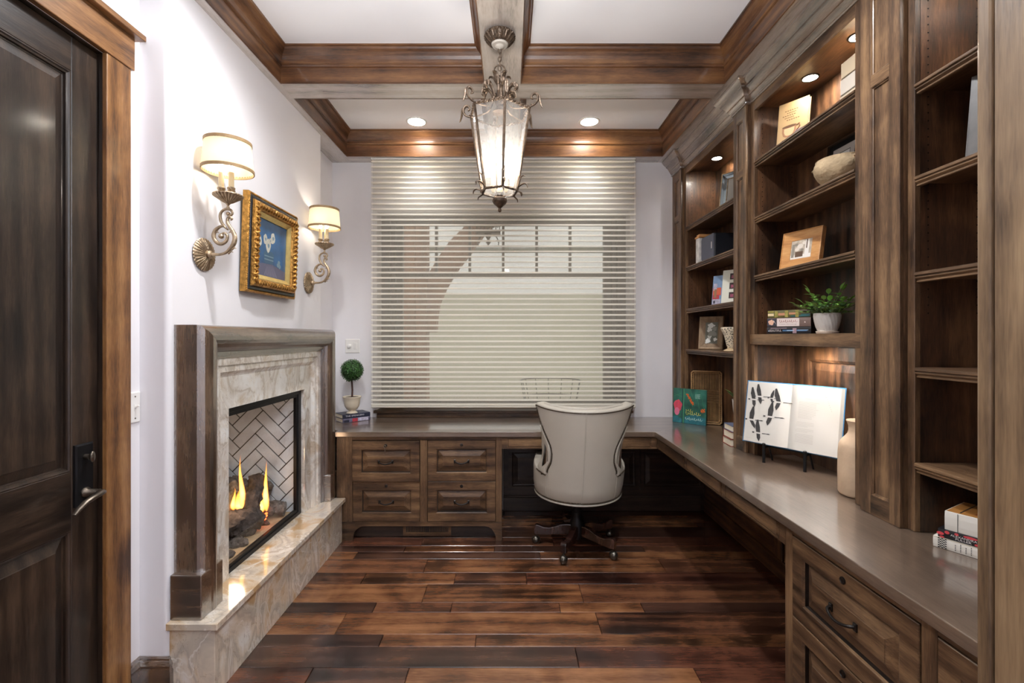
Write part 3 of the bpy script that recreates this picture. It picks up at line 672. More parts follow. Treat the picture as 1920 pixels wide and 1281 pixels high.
def flame_mat():
    m = bpy.data.materials.new('flame'); m.use_nodes = True; nt = m.node_tree; N, L = nt.nodes, nt.links
    N.remove(N['Principled BSDF']); out = N['Material Output']
    tc = N.new('ShaderNodeTexCoord'); sp = N.new('ShaderNodeSeparateXYZ'); L.new(tc.outputs['Generated'], sp.inputs[0])
    r = N.new('ShaderNodeValToRGB'); e = r.color_ramp.elements; e[0].color = (1, .30, .04, 1); e[1].color = (1, .22, .02, 1); q = e.new(.3); q.color = (1, .74, .22, 1); q = e.new(.6); q.color = (1, .55, .08, 1)
    L.new(sp.outputs[2], r.inputs[0])
    em = N.new('ShaderNodeEmission'); em.inputs[1].default_value = 1.7
    lw = N.new('ShaderNodeLayerWeight'); lw.inputs[0].default_value = .35
    cm = N.new('ShaderNodeMix'); cm.data_type = 'RGBA'; cf = N.new('ShaderNodeMapRange'); cf.inputs[1].default_value = .05; cf.inputs[2].default_value = .45; L.new(lw.outputs['Facing'], cf.inputs[0]); L.new(cf.outputs[0], cm.inputs[0]); L.new(r.outputs[0], cm.inputs[6]); cm.inputs[7].default_value = (1, .22, .03, 1); L.new(cm.outputs[2], em.inputs[0])
    mr = N.new('ShaderNodeMapRange'); mr.inputs[1].default_value = 0.0; mr.inputs[2].default_value = .55; mr.inputs[3].default_value = .80; mr.inputs[4].default_value = .0; L.new(lw.outputs['Facing'], mr.inputs[0])
    m2 = N.new('ShaderNodeMapRange'); m2.inputs[1].default_value = .55; m2.inputs[2].default_value = 1.0; m2.inputs[3].default_value = 1.0; m2.inputs[4].default_value = .12; L.new(sp.outputs[2], m2.inputs[0])
    mu = N.new('ShaderNodeMath'); mu.operation = 'MULTIPLY'; L.new(mr.outputs[0], mu.inputs[0]); L.new(m2.outputs[0], mu.inputs[1])
    tp = N.new('ShaderNodeBsdfTransparent'); mx = N.new('ShaderNodeMixShader'); L.new(mu.outputs[0], mx.inputs[0]); L.new(tp.outputs[0], mx.inputs[1]); L.new(em.outputs[0], mx.inputs[2])
    L.new(mx.outputs[0], out.inputs[0]); return m
M_FLAME = flame_mat()
def flame(x, y, z, h, r, label, ph):
    mb = MB(); pr = [(.3, 0), (.85, .08), (1, .18), (.85, .32), (.6, .5), (.36, .68), (.16, .85), (.02, 1)]
    vs = []; n = 12
    for rr_, t in pr:
        for i in range(n):
            a = 2 * math.pi * i / n
            vs.append((x + rr_ * r * math.cos(a) * .8 + .006 * math.sin(ph + 5 * t), y + rr_ * r * math.sin(a) + .005 * math.sin(ph * 2 + 6 * t), z + h * t))
    mb.add(vs, [(j * n + i, j * n + (i + 1) % n, (j + 1) * n + (i + 1) % n, (j + 1) * n + i) for j in range(len(pr) - 1) for i in range(n)])
    tag(build('flame', mb, M_FLAME, smooth=80), label, 'flame', 'flames over the gas logs')
flame(-1.526, 2.64, .44, .31, .024, 'tall yellow flame at the left of the fire', .4)
flame(-1.436, 2.74, .395, .30, .024, 'tall orange flame at the right of the fire', 2.2)
flame(-1.555, 2.62, .44, .13, .020, 'short yellow flame left of the tallest one', 4.0)
flame(-1.545, 2.66, .43, .12, .045, 'low broad orange flame at the foot of the tallest one', 1.0)
flame(-1.452, 2.72, .39, .13, .03, 'low orange flame licking the crossing log', 3.0)
lamp('POINT', 'fire_glow', (-1.47, 2.46, .56), P_FIRE, (1, .62, .36), .06)

# ------------------------------------------------------------------ wall sconces
M_SHADE = cloth('pleated_shade', srgb(208, 198, 174), 0.40); M_TRIMB = plain('shade_braid', srgb(150, 122, 84), rough=.6, var=.15, vs=60)
M_WAX = plain('candle_sleeve', srgb(236, 218, 178), rough=.5, sss=0.0); M_BULB = emit('bulb_on', (1, .88, .68, 1), 6.0)
def curve(pts, n=5):
    P = [Vector(p) for p in pts]; out = []
    for i in range(len(P) - 1):
        p0, p1, p2, p3 = P[max(i - 1, 0)], P[i], P[i + 1], P[min(i + 2, len(P) - 1)]
        for q in range(n):
            t = q / n
            out.append(.5 * ((2 * p1) + (p2 - p0) * t + (2 * p0 - 5 * p1 + 4 * p2 - p3) * t * t + (3 * p1 - p0 - 3 * p2 + p3) * t ** 3))
    return out + [P[-1]]
def taper(n, pts):
    return [pts[min(int(i / (n - 1) * (len(pts) - 1)), len(pts) - 2)] * (1 - (i / (n - 1) * (len(pts) - 1)) % 1 if i < n - 1 else 0) + pts[min(int(i / (n - 1) * (len(pts) - 1)) + 1, len(pts) - 1)] * ((i / (n - 1) * (len(pts) - 1)) % 1 if i < n - 1 else 1) for i in range(n)]
def sconce(y, label):
    o = (XC, y, 1.78); t = thing('wall_sconce', label, 'wall lamp', o, group='scrolled wall sconces beside the painting')
    T = lambda u, v: (XC + u, y, 1.78 + v)           # u out from the wall, v up
    mb = MB(); fl = lambda a, j: 1 + (.045 * abs(math.sin(15 * a)) if j in (1, 2, 3, 4) else 0)
    mb.lathe([(.066, .001), (.071, .006), (.066, .013), (.046, .020), (.026, .025), (.016, .027), (.018, .034), (.014, .042), (.0, .044)], 60, (XC, y, 1.78), 'X', flute=lambda a, j: 1 + (.06 if j < 4 else .0) * (abs(math.sin(15 * a)) - .5))
    for i in range(30):
        a = 2 * math.pi * i / 30
        mb.tube([(XC + .0265, y + .022 * math.cos(a), 1.78 + .022 * math.sin(a)), (XC + .021, y + .045 * math.cos(a), 1.78 + .045 * math.sin(a)), (XC + .010, y + .069 * math.cos(a), 1.78 + .069 * math.sin(a))], [.0015, .0028, .0036], 5)
    sub('backplate', mb, M_SILVER, t, smooth=40)
    mb = MB()
    p = curve([T(.03, 0), T(.055, .0), T(.078, .001), T(.100, .008), T(.120, .024), T(.136, .048), T(.141, .074), T(.134, .098), T(.118, .122), T(.109, .140), T(.111, .158), T(.121, .164), T(.128, .156), T(.122, .150)])
    mb.tube(p, taper(len(p), [.010, .007, .006, .006, .008, .010, .010, .009, .008, .007, .006, .006, .005, .003]), 8)
    p = curve([T(.104, .119), T(.082, .124), T(.058, .108), T(.048, .082), T(.058, .058), T(.080, .046), T(.102, .058), T(.108, .080), T(.096, .094), T(.082, .088)])
    mb.tube(p, taper(len(p), [.003, .006, .008, .0085, .0085, .008, .007, .006, .005, .005]), 8)
    mb.ball(T(.081, .080), .011, 10, 7)
    p = curve([T(.112, .108), T(.094, .124), T(.080, .148), T(.077, .174), T(.088, .192), T(.106, .199), T(.124, .194), T(.130, .180), T(.122, .170), T(.112, .175)])
    mb.tube(p, taper(len(p), [.003, .006, .007, .006, .0055, .0055, .0055, .005, .0045, .004]), 8)
    mb.ball(T(.112, .178), .009, 10, 7)
    for u, v, s in ((.112, .004, 1), (.126, .020, 1), (.135, .090, -1), (.064, .115, 1), (.050, .090, 1)):
        mb.tube([T(u, v), T(u + .012 * s, v + .010), T(u + .022 * s, v + .006)], [.005, .004, .001], 6)
    mb.lathe([(.004, .198), (.007, .206), (.004, .214), (.010, .222)], 12, (XC + .111, y, 1.78))
    sub('scroll_arm', mb, M_SILVER, t, smooth=50)
    cx = XC + .111
    mb = MB(); mb.lathe([(.008, 2.002), (.020, 2.008), (.040, 2.022), (.056, 2.033), (.060, 2.038), (.059, 2.041), (.050, 2.041), (.0, 2.039)], 120, (cx, y, 0), flute=lambda a, j: 1 + (.13 * (abs(math.sin(12 * a)) - .5) if 1 <= j < 4 else 0))
    sub('candle_cup', mb, M_SILVER, t, smooth=35)
    for q in range(3):
        a = R(90 + 120 * q); px, py = cx + .025 * math.cos(a), y + .025 * math.sin(a)
        mb = MB(); mb.lathe([(.008, 2.04), (.014, 2.044), (.014, 2.049), (.010, 2.053), (.015, 2.061), (.016, 2.067), (.012, 2.070)], 14, (px, py, 0), mi=0); mb.lathe([(.0105, 2.068), (.0105, 2.135)], 14, (px, py, 0), mi=1)
        c_ = sub('candle', mb, [M_SILVER, M_WAX], t, smooth=40)
        mb = MB(); mb.lathe([(.004, 2.135), (.010, 2.150), (.011, 2.165), (.006, 2.19), (.0, 2.205)], 10, (px, py, 0)); sub('bulb', mb, M_BULB, c_, smooth=60)
    Zb, Zt, rb, rt = 2.140, 2.272, .100, .090
    mb = MB(); n = 96
    mb.grid(lambda u, v: (cx + (rb + (rt - rb) * v) * (1 + .012 * (abs(math.sin(u * 2 * math.pi * 24)) - .5)) * math.cos(2 * math.pi * u), y + (rb + (rt - rb) * v) * (1 + .012 * (abs(math.sin(u * 2 * math.pi * 24)) - .5)) * math.sin(2 * math.pi * u), Zb + (Zt - Zb) * v), n, 3, cu=True)
    sh = sub('shade', mb, M_SHADE, t, smooth=60)
    for zz, rr_ in ((Zb, rb), (Zt - .012, rt + .0006)):
        mb = MB(); mb.lathe([(rr_ - .001, zz), (rr_ + .003, zz), (rr_ + .003, zz + .013), (rr_ - .001, zz + .013), (rr_ - .001, zz)], 48, (cx, y, 0), cap=False)
        sub('braid', mb, M_TRIMB, sh, smooth=40)
    mb = MB(); mb.tube([(cx, y, 2.13), (cx, y, 2.285)], .0022, 6); mb.ball((cx, y, 2.288), (.004, .004, .008), 8, 6)
    for q in range(3):
        a = R(30 + 120 * q); mb.tube([(cx, y, 2.262), (cx + .089 * math.cos(a), y + .089 * math.sin(a), 2.266)], .0014, 5)
    sub('spider', mb, M_SILVER, t)
    lamp('POINT', 'sconce_lamp', (cx, y, 2.185), P_SCONCE, WARM, .022)
sconce(2.027, 'nearer of the two silver scrolled sconces with pleated shades, left of the gilt painting')
sconce(3.085, 'farther of the two silver scrolled sconces with pleated shades, right of the gilt painting')

# ------------------------------------------------------------------ framed painting
pic = thing('framed_painting', 'ornate gilt and black framed flower painting hanging between the sconces', 'painting', (XC + .008, 2.290, 1.648), (R(2.0), 0, R(90)))
PW, PH = .525, .500; fr = F((0, 0, 0), X_, Z_, NY); I = lambda d, w: (d, PW - d, d, PH - d, w)
mb = MB(); mb.rings(fr, [I(0, 0), I(0, .028), I(.004, .031), I(.010, .031), I(.012, .029)], cap=False); sub('gilt_edge', mb, M_GOLD, pic, local=True)
mb = MB(); mb.rings(fr, [I(.012, .027), I(.016, .034), I(.026, .036), I(.032, .034)], cap=False); sub('black_band', mb, plain('ebonised', srgb(26, 26, 30), rough=.25), pic, local=True)
mb = MB(); mb.rings(fr, [I(.032, .030), I(.034, .044), I(.046, .052), I(.060, .052), I(.072, .044), I(.076, .030)], cap=False); sub('carved_band', mb, M_GOLD, pic, local=True, smooth=40)
mb = MB(); mb.rings(fr, [I(.076, .032), I(.080, .032), I(.098, .020), I(.100, .020), I(.100, .014)], cap=False); sub('pale_slip', mb, M_GOLDP, pic, local=True)
def along(d, step, fn):
    for (a0, b0), (a1, b1) in ((( d, d), (PW - d, d)), ((PW - d, d), (PW - d, PH - d)), ((PW - d, PH - d), (d, PH - d)), ((d, PH - d), (d, d))):
        L_ = math.hypot(a1 - a0, b1 - b0); n = max(2, round(L_ / step))
        for i in range(n): t = (i + .5) / n; fn(a0 + (a1 - a0) * t, b0 + (b1 - b0) * t, (a1 - a0) / L_, (b1 - b0) / L_, i)
mb = MB()
def leaf(a, b, tx, ty, i):
    s = 1 if i % 2 else -1
    pts = [fr.p(a - tx * .011 + ty * .013 * s, b - ty * .011 - tx * .013 * s, .046), fr.p(a - tx * .002 + ty * .006 * s, b - ty * .002 - tx * .006 * s, .056), fr.p(a + tx * .007 - ty * .006 * s, b + ty * .007 + tx * .006 * s, .056), fr.p(a + tx * .010 - ty * .014 * s, b + ty * .010 + tx * .014 * s, .046)]
    mb.tube(pts, [.003, .0062, .0066, .003], 7)
along(.054, .013, leaf); sub('carved_leaves', mb, M_GOLD, pic, local=True, smooth=50)
mb = MB(); along(.007, .010, lambda a, b, tx, ty, i: mb.ball(fr.p(a, b, .031), (.0042 + .002 * abs(tx), .004, .0042 + .002 * abs(ty)), 7, 5)); sub('beading', mb, M_GOLD, pic, local=True, smooth=50)
M_CANVAS = plain('painted_ground', srgb(36, 92, 140), rough=.35, var=.35, vs=9, coat=.3)
mb = MB(); mb.rings(fr, [I(.098, .013)], cap=True); canvas = sub('canvas', mb, M_CANVAS, pic, local=True)
CW = PW - .2; CH = PH - .2; P0 = .1
def blob(mb, u, v, ru, rv, w, mi=0, n=12, wob=.12, ph=0):
    mb.add([fr.p(P0 + u * CW + ru * (1 + wob * math.sin(3 * a + ph)) * math.cos(a), P0 + v * CH + rv * (1 + wob * math.cos(4 * a + ph)) * math.sin(a), w) for a in [2 * math.pi * i / n for i in range(n)]], [tuple(range(n))], mi)
mb = MB()
mb.add([fr.p(P0 + u * CW, P0 + v * CH, .0134) for u, v in ((.0, .0), (1, .0), (1, .16), (.78, .20), (.55, .24), (.22, .22), (0, .19))], [tuple(range(7))], 0)
for i in range(9): u = .30 + .05 * i; mb.add([fr.p(P0 + a * CW, P0 + b * CH, .0136) for a, b in ((u, .02), (u + .02, .02), (.46 + (u - .46) * .4, .24))], [(0, 1, 2)], 1)
mb.add([fr.p(P0 + u * CW, P0 + v * CH, .0137) for u, v in ((.30, .24), (.56, .24), (.60, .42), (.52, .47), (.32, .47), (.26, .40))], [tuple(range(6))], 2)
for v in (.30, .36): mb.add([fr.p(P0 + u * CW, P0 + q * CH, .0138) for u, q in ((.29, v), (.58, v), (.58, v + .02), (.29, v + .02))], [(0, 1, 2, 3)], 4)
for u, v, s, ph in ((.40, .56, .030, 0), (.30, .66, .022, 1), (.54, .72, .026, 2), (.12, .60, .026, 3), (.46, .66, .013, 4)): blob(mb, u, v, s * .9, s * 1.2, .0138, 3, ph=ph); blob(mb, u + .01, v, s * .35, s * .4, .0140, 4)
for u, v in ((.74, .26), (.80, .24), (.77, .31)): blob(mb, u, v, .014, .012, .0139, 4)
sub('painted_flowers', mb, [plain('paint_violet_grey', srgb(96, 96, 120), rough=.4), plain('paint_lilac', srgb(140, 136, 158), rough=.4), plain('paint_vase', srgb(58, 96, 122), rough=.35), plain('paint_cream', srgb(206, 204, 190), rough=.4, var=.15, vs=60), plain('paint_grey_blue', srgb(120, 146, 160), rough=.4)], pic, local=True)

# ------------------------------------------------------------------ switch plates
sw = thing('dimmer_plate', 'white two gang wall plate with a round dimmer above the topiary', 'switch', (-1.2875, YB, 1.3455))
fs = F((-1.2875, YB, 1.3455), X_, Z_, NY); I = lambda a, b, w: (-a, a, -b, b, w)
mb = MB(); mb.rings(fs, [I(.0595, .057, 0), I(.0595, .057, .004), I(.056, .0535, .007)]); sub('plate', mb, M_WHITE, sw)
mb = MB(); mb.lathe([(.016, 0), (.015, -.016), (.012, -.018), (0, -.018)], 24, (-1.311, YB - .007, 1.3455), 'Y'); sub('dimmer_knob', mb, M_WHITE, sw, smooth=40)
mb = MB(); mb.rings(F((-1.262, YB, 1.3455), X_, Z_, NY), [I(.012, .026, .006), I(.012, .026, .0095), I(.010, .024, .0105)]); sub('rocker', mb, M_WHITE, sw)
sw = thing('toggle_plate', 'narrow white toggle switch plate between the door casing and chimney breast', 'switch', (XL, 1.796, 1.147))
fs = F((XL, 1.796, 1.147), Y_, Z_, X_)
mb = MB(); mb.rings(fs, [I(.026, .0595, 0), I(.026, .0595, .004), I(.023, .0565, .007)]); sub('plate', mb, M_WHITE, sw)
mb = MB(); mb.rings(fs, [I(.006, .013, .006), I(.006, .013, .008)]); mb.tube([(XL + .007, 1.796, 1.147), (XL + .022, 1.796, 1.155)], [.0045, .003], 8); sub('toggle', mb, M_WHITE, sw)
for z in (1.147 + .042, 1.147 - .042):
    mb = MB(); mb.lathe([(.003, 0), (.003, .0015)], 8, (XL + .0065, 1.796, z), 'X'); sub('screw', mb, M_PEWTER, sw)

# ------------------------------------------------------------------ recessed ceiling lights
for x, lb in ((-.702, 'round recessed ceiling light in the far left coffer'), (.605, 'round recessed ceiling light in the far right coffer')):
    t = thing('recessed_light', lb, 'ceiling light', (x, 3.51, ZC), group='recessed lights over the desk')
    mb = MB(); mb.lathe([(.064, ZC - .0045), (.078, ZC - .004), (.080, ZC), (.064, ZC), (.064, ZC - .0045)], 40, (x, 3.51, 0), cap=False); sub('trim_ring', mb, M_WHITE, t, smooth=40)
    mb = MB(); mb.lathe([(.0, ZC - .003), (.064, ZC - .003)], 40, (x, 3.51, 0)); sub('diffuser', mb, M_LAMPON, t)

# ------------------------------------------------------------------ hanging lantern
LX, LY = -.0455, 2.2
lan = thing('lantern_pendant', 'six sided wrought iron lantern with scrolls hanging by a chain from the beam', 'lantern', (LX, LY, ZB))
mb = MB(); mb.lathe([(.062, 2.854), (.069, 2.850), (.070, 2.844), (.066, 2.836), (.060, 2.828), (.050, 2.816), (.040, 2.808)], 48, (LX, LY, 0))
def pcan(a, r, z): return (LX + r * math.cos(a), LY + r * math.sin(a), z)
for i in range(18):
    a = 2 * math.pi * i / 18
    mb.tube([pcan(a, .044, 2.811), pcan(a, .054, 2.819), pcan(a, .064, 2.832), pcan(a, .071, 2.842)], [.0025, .0055, .006, .0025], 6)
    for s in (-1, 1): mb.tube([pcan(a + s * .05, .066, 2.834), pcan(a + s * .10, .072, 2.840), pcan(a + s * .15, .072, 2.847)], [.002, .004, .002], 5)
for i in range(30): mb.ball(pcan(2 * math.pi * i / 30, .043, 2.808), .003, 6, 4)
cn = sub('ceiling_canopy', mb, M_IRON, lan, smooth=50)
mb = MB(); mb.lathe([(.040, 2.808), (.036, 2.800), (.022, 2.798), (.018, 2.792), (.010, 2.788), (0, 2.784)], 32, (LX, LY, 0)); sub('canopy_cap', mb, plain('chalky_cap', srgb(196, 186, 172), rough=.6), cn, smooth=40)
mb = MB()
for i in range(5):
    z = 2.778 - .0205 * i; h = (i % 2)
    mb.tube([(LX + (0 if h else .0075 * math.cos(t)), LY + (.0075 * math.cos(t) if h else 0), z + .0145 * math.sin(t)) for t in [2 * math.pi * q / 12 for q in range(12)]], .0019, 6, closed=True)
mb.tube([(LX + .005, LY, 2.79), (LX + .010, LY - .004, 2.75), (LX + .002, LY - .006, 2.72), (LX + .006, LY, 2.66)], .0016, 5)
sub('chain', mb, M_IRON, lan)
mb = MB(); mb.tube([(LX + .026 * math.cos(t), LY, 2.684 + .026 * math.sin(t)) for t in [2 * math.pi * q / 24 for q in range(24)]], .0035, 8, closed=True); sub('ring', mb, M_IRON, lan, smooth=60)
def pol(a, r, z): return (LX + r * math.sin(a), LY - r * math.cos(a), z)
A6 = [R(10 + 60 * i) for i in range(6)]
mb = MB(); mb.lathe([(.004, 2.66), (.010, 2.65), (.007, 2.64), (.016, 2.625), (.012, 2.60), (.017, 2.575), (.017, 2.55), (.024, 2.53), (.014, 2.51), (.03, 2.49), (.036, 2.482), (0, 2.478)], 16, (LX, LY, 0)); sub('stem', mb, M_IRON, lan, smooth=45)
for i, a in enumerate(A6):
    mb = MB(); p = curve([pol(a, .142, 2.486), pol(a, .10, 2.488), pol(a, .058, 2.500), pol(a, .036, 2.535), pol(a, .040, 2.575), pol(a, .062, 2.605), pol(a, .082, 2.602), pol(a, .086, 2.585), pol(a, .074, 2.578)])
    mb.tube(p, taper(len(p), [.004, .005, .005, .006, .008, .0115, .012, .010, .006]), 8, flat=.7)
    for q in (0, 1): mb.tube([pol(a + (.12 if q else -.12), .060, 2.606), pol(a + (.22 if q else -.22), .082, 2.600), pol(a + (.25 if q else -.25), .088, 2.576)], [.004, .007, .002], 6)
    sub('upper_scroll', mb, M_IRON, lan, smooth=60)
    mb = MB(); p = curve([pol(a, .142, 2.486), pol(a, .162, 2.490), pol(a, .182, 2.503), pol(a, .190, 2.525), pol(a, .180, 2.543), pol(a, .162, 2.540), pol(a, .157, 2.526), pol(a, .166, 2.520)])
    mb.tube(p, taper(len(p), [.004, .0045, .005, .0065, .007, .006, .005, .004]), 7)
    p = curve([pol(a, .176, 2.545), pol(a, .194, 2.530), pol(a, .199, 2.500), pol(a, .206, 2.478), pol(a, .212, 2.470)]); mb.tube(p, taper(len(p), [.004, .008, .008, .005, .001]), 7, flat=.6)
    mb.ball(pol(a, .158, 2.496), .005, 7, 5)
    sub('outer_scroll', mb, M_IRON, lan, smooth=60)
for i in range(5):
    a = R(36 + 72 * i); mb = MB(); p = curve([pol(a, .010, 2.612), pol(a, .022, 2.634), pol(a, .034, 2.655), pol(a, .050, 2.660), pol(a, .056, 2.650)]); mb.tube(p, taper(len(p), [.006, .013, .013, .008, .001]), 8, flat=.35); sub('crown_leaf', mb, M_IRON, lan, smooth=60)
def rope(mb, p, q, r=.0042, tw=9):
    p, q = Vector(p), Vector(q); d = q - p; t = d.normalized(); up = Vector((0, 0, 1)); sd = t.cross(up).normalized(); up = sd.cross(t)
    for ph in (0, math.pi):
        mb.tube([p + d * (i / 30) + (sd * math.cos(2 * math.pi * tw * i / 30 + ph) + up * math.sin(2 * math.pi * tw * i / 30 + ph)) * r for i in range(31)], r, 5)
RT, RB, ZT_, ZBt = .148, .088, 2.482, 2.108
mb = MB()
for i in range(6): rope(mb, pol(A6[i], RT, ZT_), pol(A6[(i + 1) % 6], RT, ZT_))
sub('top_rail', mb, M_IRON, lan, smooth=60)
mb = MB()
for i in range(6): rope(mb, pol(A6[i], RB, ZBt), pol(A6[(i + 1) % 6], RB, ZBt), .0036, 6)
sub('bottom_rail', mb, M_IRON, lan, smooth=60)
for a in A6:
    mb = MB(); mb.tube([pol(a, RT, ZT_), pol(a, RB, ZBt)], .0062, 4); sub('bar', mb, M_IRON, lan)
M_SEED = glass('seeded_lantern_glass', haze=0.055, ior=1.5)
for i in range(6):
    a, b = A6[i], A6[(i + 1) % 6]; mb = MB(); mb.add([pol(a, RT - .003, ZT_), pol(b, RT - .003, ZT_), pol(b, RB - .003, ZBt), pol(a, RB - .003, ZBt)], [(0, 1, 2, 3)]); sub('pane', mb, M_SEED, lan)
mb = MB(); mb.add([pol(a, RB - .004, ZBt - .002) for a in A6] + [pol(a, .030, 2.086) for a in A6], [(i, (i + 1) % 6, 6 + (i + 1) % 6, 6 + i) for i in range(6)]); sub('base_pane', mb, M_SEED, lan)
for a in A6:
    mb = MB(); p = curve([pol(a, .082, 2.112), pol(a, .100, 2.126), pol(a, .120, 2.134), pol(a, .134, 2.128), pol(a, .138, 2.114)]); mb.tube(p, taper(len(p), [.006, .006, .0055, .005, .003]), 7, flat=.6)
    p = curve([pol(a, .090, 2.118), pol(a, .098, 2.145), pol(a, .106, 2.166), pol(a, .120, 2.172), pol(a, .127, 2.166)]); mb.tube(p, taper(len(p), [.008, .008, .006, .004, .002]), 7, flat=.6)
    p = curve([pol(a, .086, 2.106), pol(a, .100, 2.098), pol(a, .110, 2.092), pol(a, .113, 2.080)]); mb.tube(p, taper(len(p), [.005, .005, .004, .002]), 6, flat=.6)
    sub('foot_scroll', mb, M_IRON, lan, smooth=60)
mb = MB(); mb.lathe([(.0, 2.010), (.007, 2.014), (.009, 2.022), (.006, 2.030), (.016, 2.040), (.030, 2.052), (.036, 2.064), (.034, 2.074), (.022, 2.080), (.014, 2.084), (.016, 2.094), (.020, 2.102), (0, 2.104)], 24, (LX, LY, 0)); sub('finial', mb, M_IRON, lan, smooth=50)
for q in range(3):
    a = R(60 + 120 * q); mb = MB(); px, py, _ = pol(a, .034, 0)
    mb.lathe([(.006, 2.10), (.016, 2.125), (.016, 2.130), (.0115, 2.132), (.0115, 2.225)], 12, (px, py, 0)); cd = sub('candle', mb, M_WAX, lan, smooth=40)
    mb = MB(); mb.lathe([(.005, 2.225), (.013, 2.245), (.014, 2.262), (.008, 2.295), (0, 2.315)], 12, (px, py, 0)); sub('bulb', mb, emit('lantern_bulb_on', (1, .93, .82, 1), 22.0), cd, smooth=60)
lamp('POINT', 'lantern_lamp', (LX, LY, 2.265), P_LANTERN, WARM, .045)
# ------------------------------------------------------------------ cabinets: raised panel drawer fronts
def front(fr, u0, u1, v0, v1, th=.020, inset=.058, proud=.0):
    """one raised panel drawer or door front in plane fr (w = outward)"""
    m = MB(); I = lambda d, w: (u0 + d, u1 - d, v0 + d, v1 - d, w + proud)
    b = min(.038, (min(u1 - u0, v1 - v0) / 2 - inset) * .5)
    m.rings(fr, [I(0, -th), I(0, -.002), I(.002, 0), I(inset, 0), I(inset + .003, -.003), I(inset + .007, -.005)], cap=False)
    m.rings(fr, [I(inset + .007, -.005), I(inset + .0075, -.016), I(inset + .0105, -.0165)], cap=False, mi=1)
    m.rings(fr, [I(inset + .0105, -.0165), I(inset + .011 + b, -.003), I(inset + .012 + b, -.0005), I(inset + .015 + b, -.0005)])
    return m
def pull(fr, u, v, par, w=.095):
    m = MB(); h = w / 2
    p = curve([fr.p(u - h, v + .003, .001), fr.p(u - h + .006, v + .001, .016), fr.p(u - h * .45, v - .006, .024), fr.p(u, v - .009, .026), fr.p(u + h * .45, v - .006, .024), fr.p(u + h - .006, v + .001, .016), fr.p(u + h, v + .003, .001)], 4)
    m.tube(p, taper(len(p), [.006, .0052, .0048, .0052, .0048, .0052, .006]), 8)
    for s in (-1, 1): m.rings(fr, [(u + s * h - .007, u + s * h + .007, v - .010, v + .014, -.001), (u + s * h - .007, u + s * h + .007, v - .010, v + .014, .003), (u + s * h - .004, u + s * h + .004, v - .006, v + .010, .006)])
    return sub('handle', m, M_BRONZE, par, smooth=50)
def lock(fr, u, v, par):
    m = MB(); n = 16
    vs = [fr.p(u + r * math.cos(2 * math.pi * i / n), v + r * math.sin(2 * math.pi * i / n), w) for r, w in ((.011, -.001), (.011, .003), (.008, .004), (.007, .002)) for i in range(n)]
    m.add(vs, [(j * n + i, j * n + (i + 1) % n, (j + 1) * n + (i + 1) % n, (j + 1) * n + i) for j in range(3) for i in range(n)] + [tuple(range(3 * n, 4 * n))])
    return sub('lock', m, M_BRONZE, par, smooth=40)
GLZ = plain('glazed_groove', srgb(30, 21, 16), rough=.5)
# left file cabinet under the window
cab = thing('file_cabinet', 'four drawer wood file cabinet under the window with a key hanging from one lock', 'cabinet', (-.63, 3.5, 0))
YF = 3.235; ff = F((0, YF, 0), X_, Z_, NY)
mb = MB(); mb.box(-1.200, -.054, YF + .02, 3.80, .105, .722); sub('body', mb, WD['Z'], cab)
def fstile(u0, u1, v0, v1, nm='stile', ax='Z', fr=ff, par=cab): m = MB(); m.fbox(fr, u0, u1, v0, v1, -.02, 0); return sub(nm, m, WD[ax], par, bevel=.0012)
fstile(-1.205, -1.0945, .131, .722); fstile(-.6215, -.572, .131, .700); fstile(-.0935, -.052, .131, .722)
fstile(-1.0945, -.0935, .7005, .7225, 'rail', 'X')
foot = lambda x0, x1, s: [(x0, 0), (x1, 0)] + [(x1 + s * .075 * (1 - math.cos(R(90 * i / 8))), .012 + .088 * math.sin(R(90 * i / 8))) for i in range(9)] 
mb = MB(); pts = [(-1.205, 0), (-1.092, 0)] + [(-1.092 + .080 * (1 - math.cos(R(90 * i / 8))), .012 + .088 * math.sin(R(90 * i / 8))) for i in range(9)]
pts += [(-.094 - .080 * (1 - math.cos(R(90 * i / 8))), .012 + .088 * math.sin(R(90 * i / 8))) for i in range(8, -1, -1)] + [(-.094, 0), (-.052, 0), (-.052, .131), (-1.205, .131)]
mb.prism(ff, pts, -.02, 0); sub('bracket_foot', mb, WD['X'], cab)
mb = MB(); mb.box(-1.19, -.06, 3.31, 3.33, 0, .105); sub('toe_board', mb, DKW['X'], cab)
for (u0, u1), (v0, v1), pr in (((-1.0915, -.6245), (.4135, .6955), .014), ((-1.0915, -.6245), (.1335, .4105), .0), ((-.569, -.0965), (.4135, .6975), 0), ((-.569, -.0965), (.1335, .4105), 0)):
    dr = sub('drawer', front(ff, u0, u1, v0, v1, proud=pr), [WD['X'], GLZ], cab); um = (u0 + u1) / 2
    fp = F((0, YF - pr - .001, 0), X_, Z_, NY); pull(fp, um, (v0 + v1) / 2 - .004, dr)
    lk = lock(fp, um, v1 - .03, dr)
    if pr:
        mb = MB(); fb_ = lambda a, b, c: fp.p(um + a, v1 - .03 + b, c)
        mb.tube([fb_(0, 0, .003), fb_(0, 0, .018)], .0022, 6); mb.tube([fb_(.008 * math.cos(t), -.002 + .009 * math.sin(t), .022) for t in [2 * math.pi * q / 12 for q in range(12)]], .0024, 5, closed=True)
        mb.tube([fb_(0, -.010, .022), fb_(.001, -.034, .020)], .003, 6); mb.tube([fb_(.001, -.034, .020), fb_(-.004, -.062, .018)], .0036, 6, flat=.4)
        sub('key', mb, M_PEWTER, dr)
vg = thing('vent_grille', 'brown slotted heating vent in the recess below the file cabinet', 'vent', (-.58, 3.305, 0))
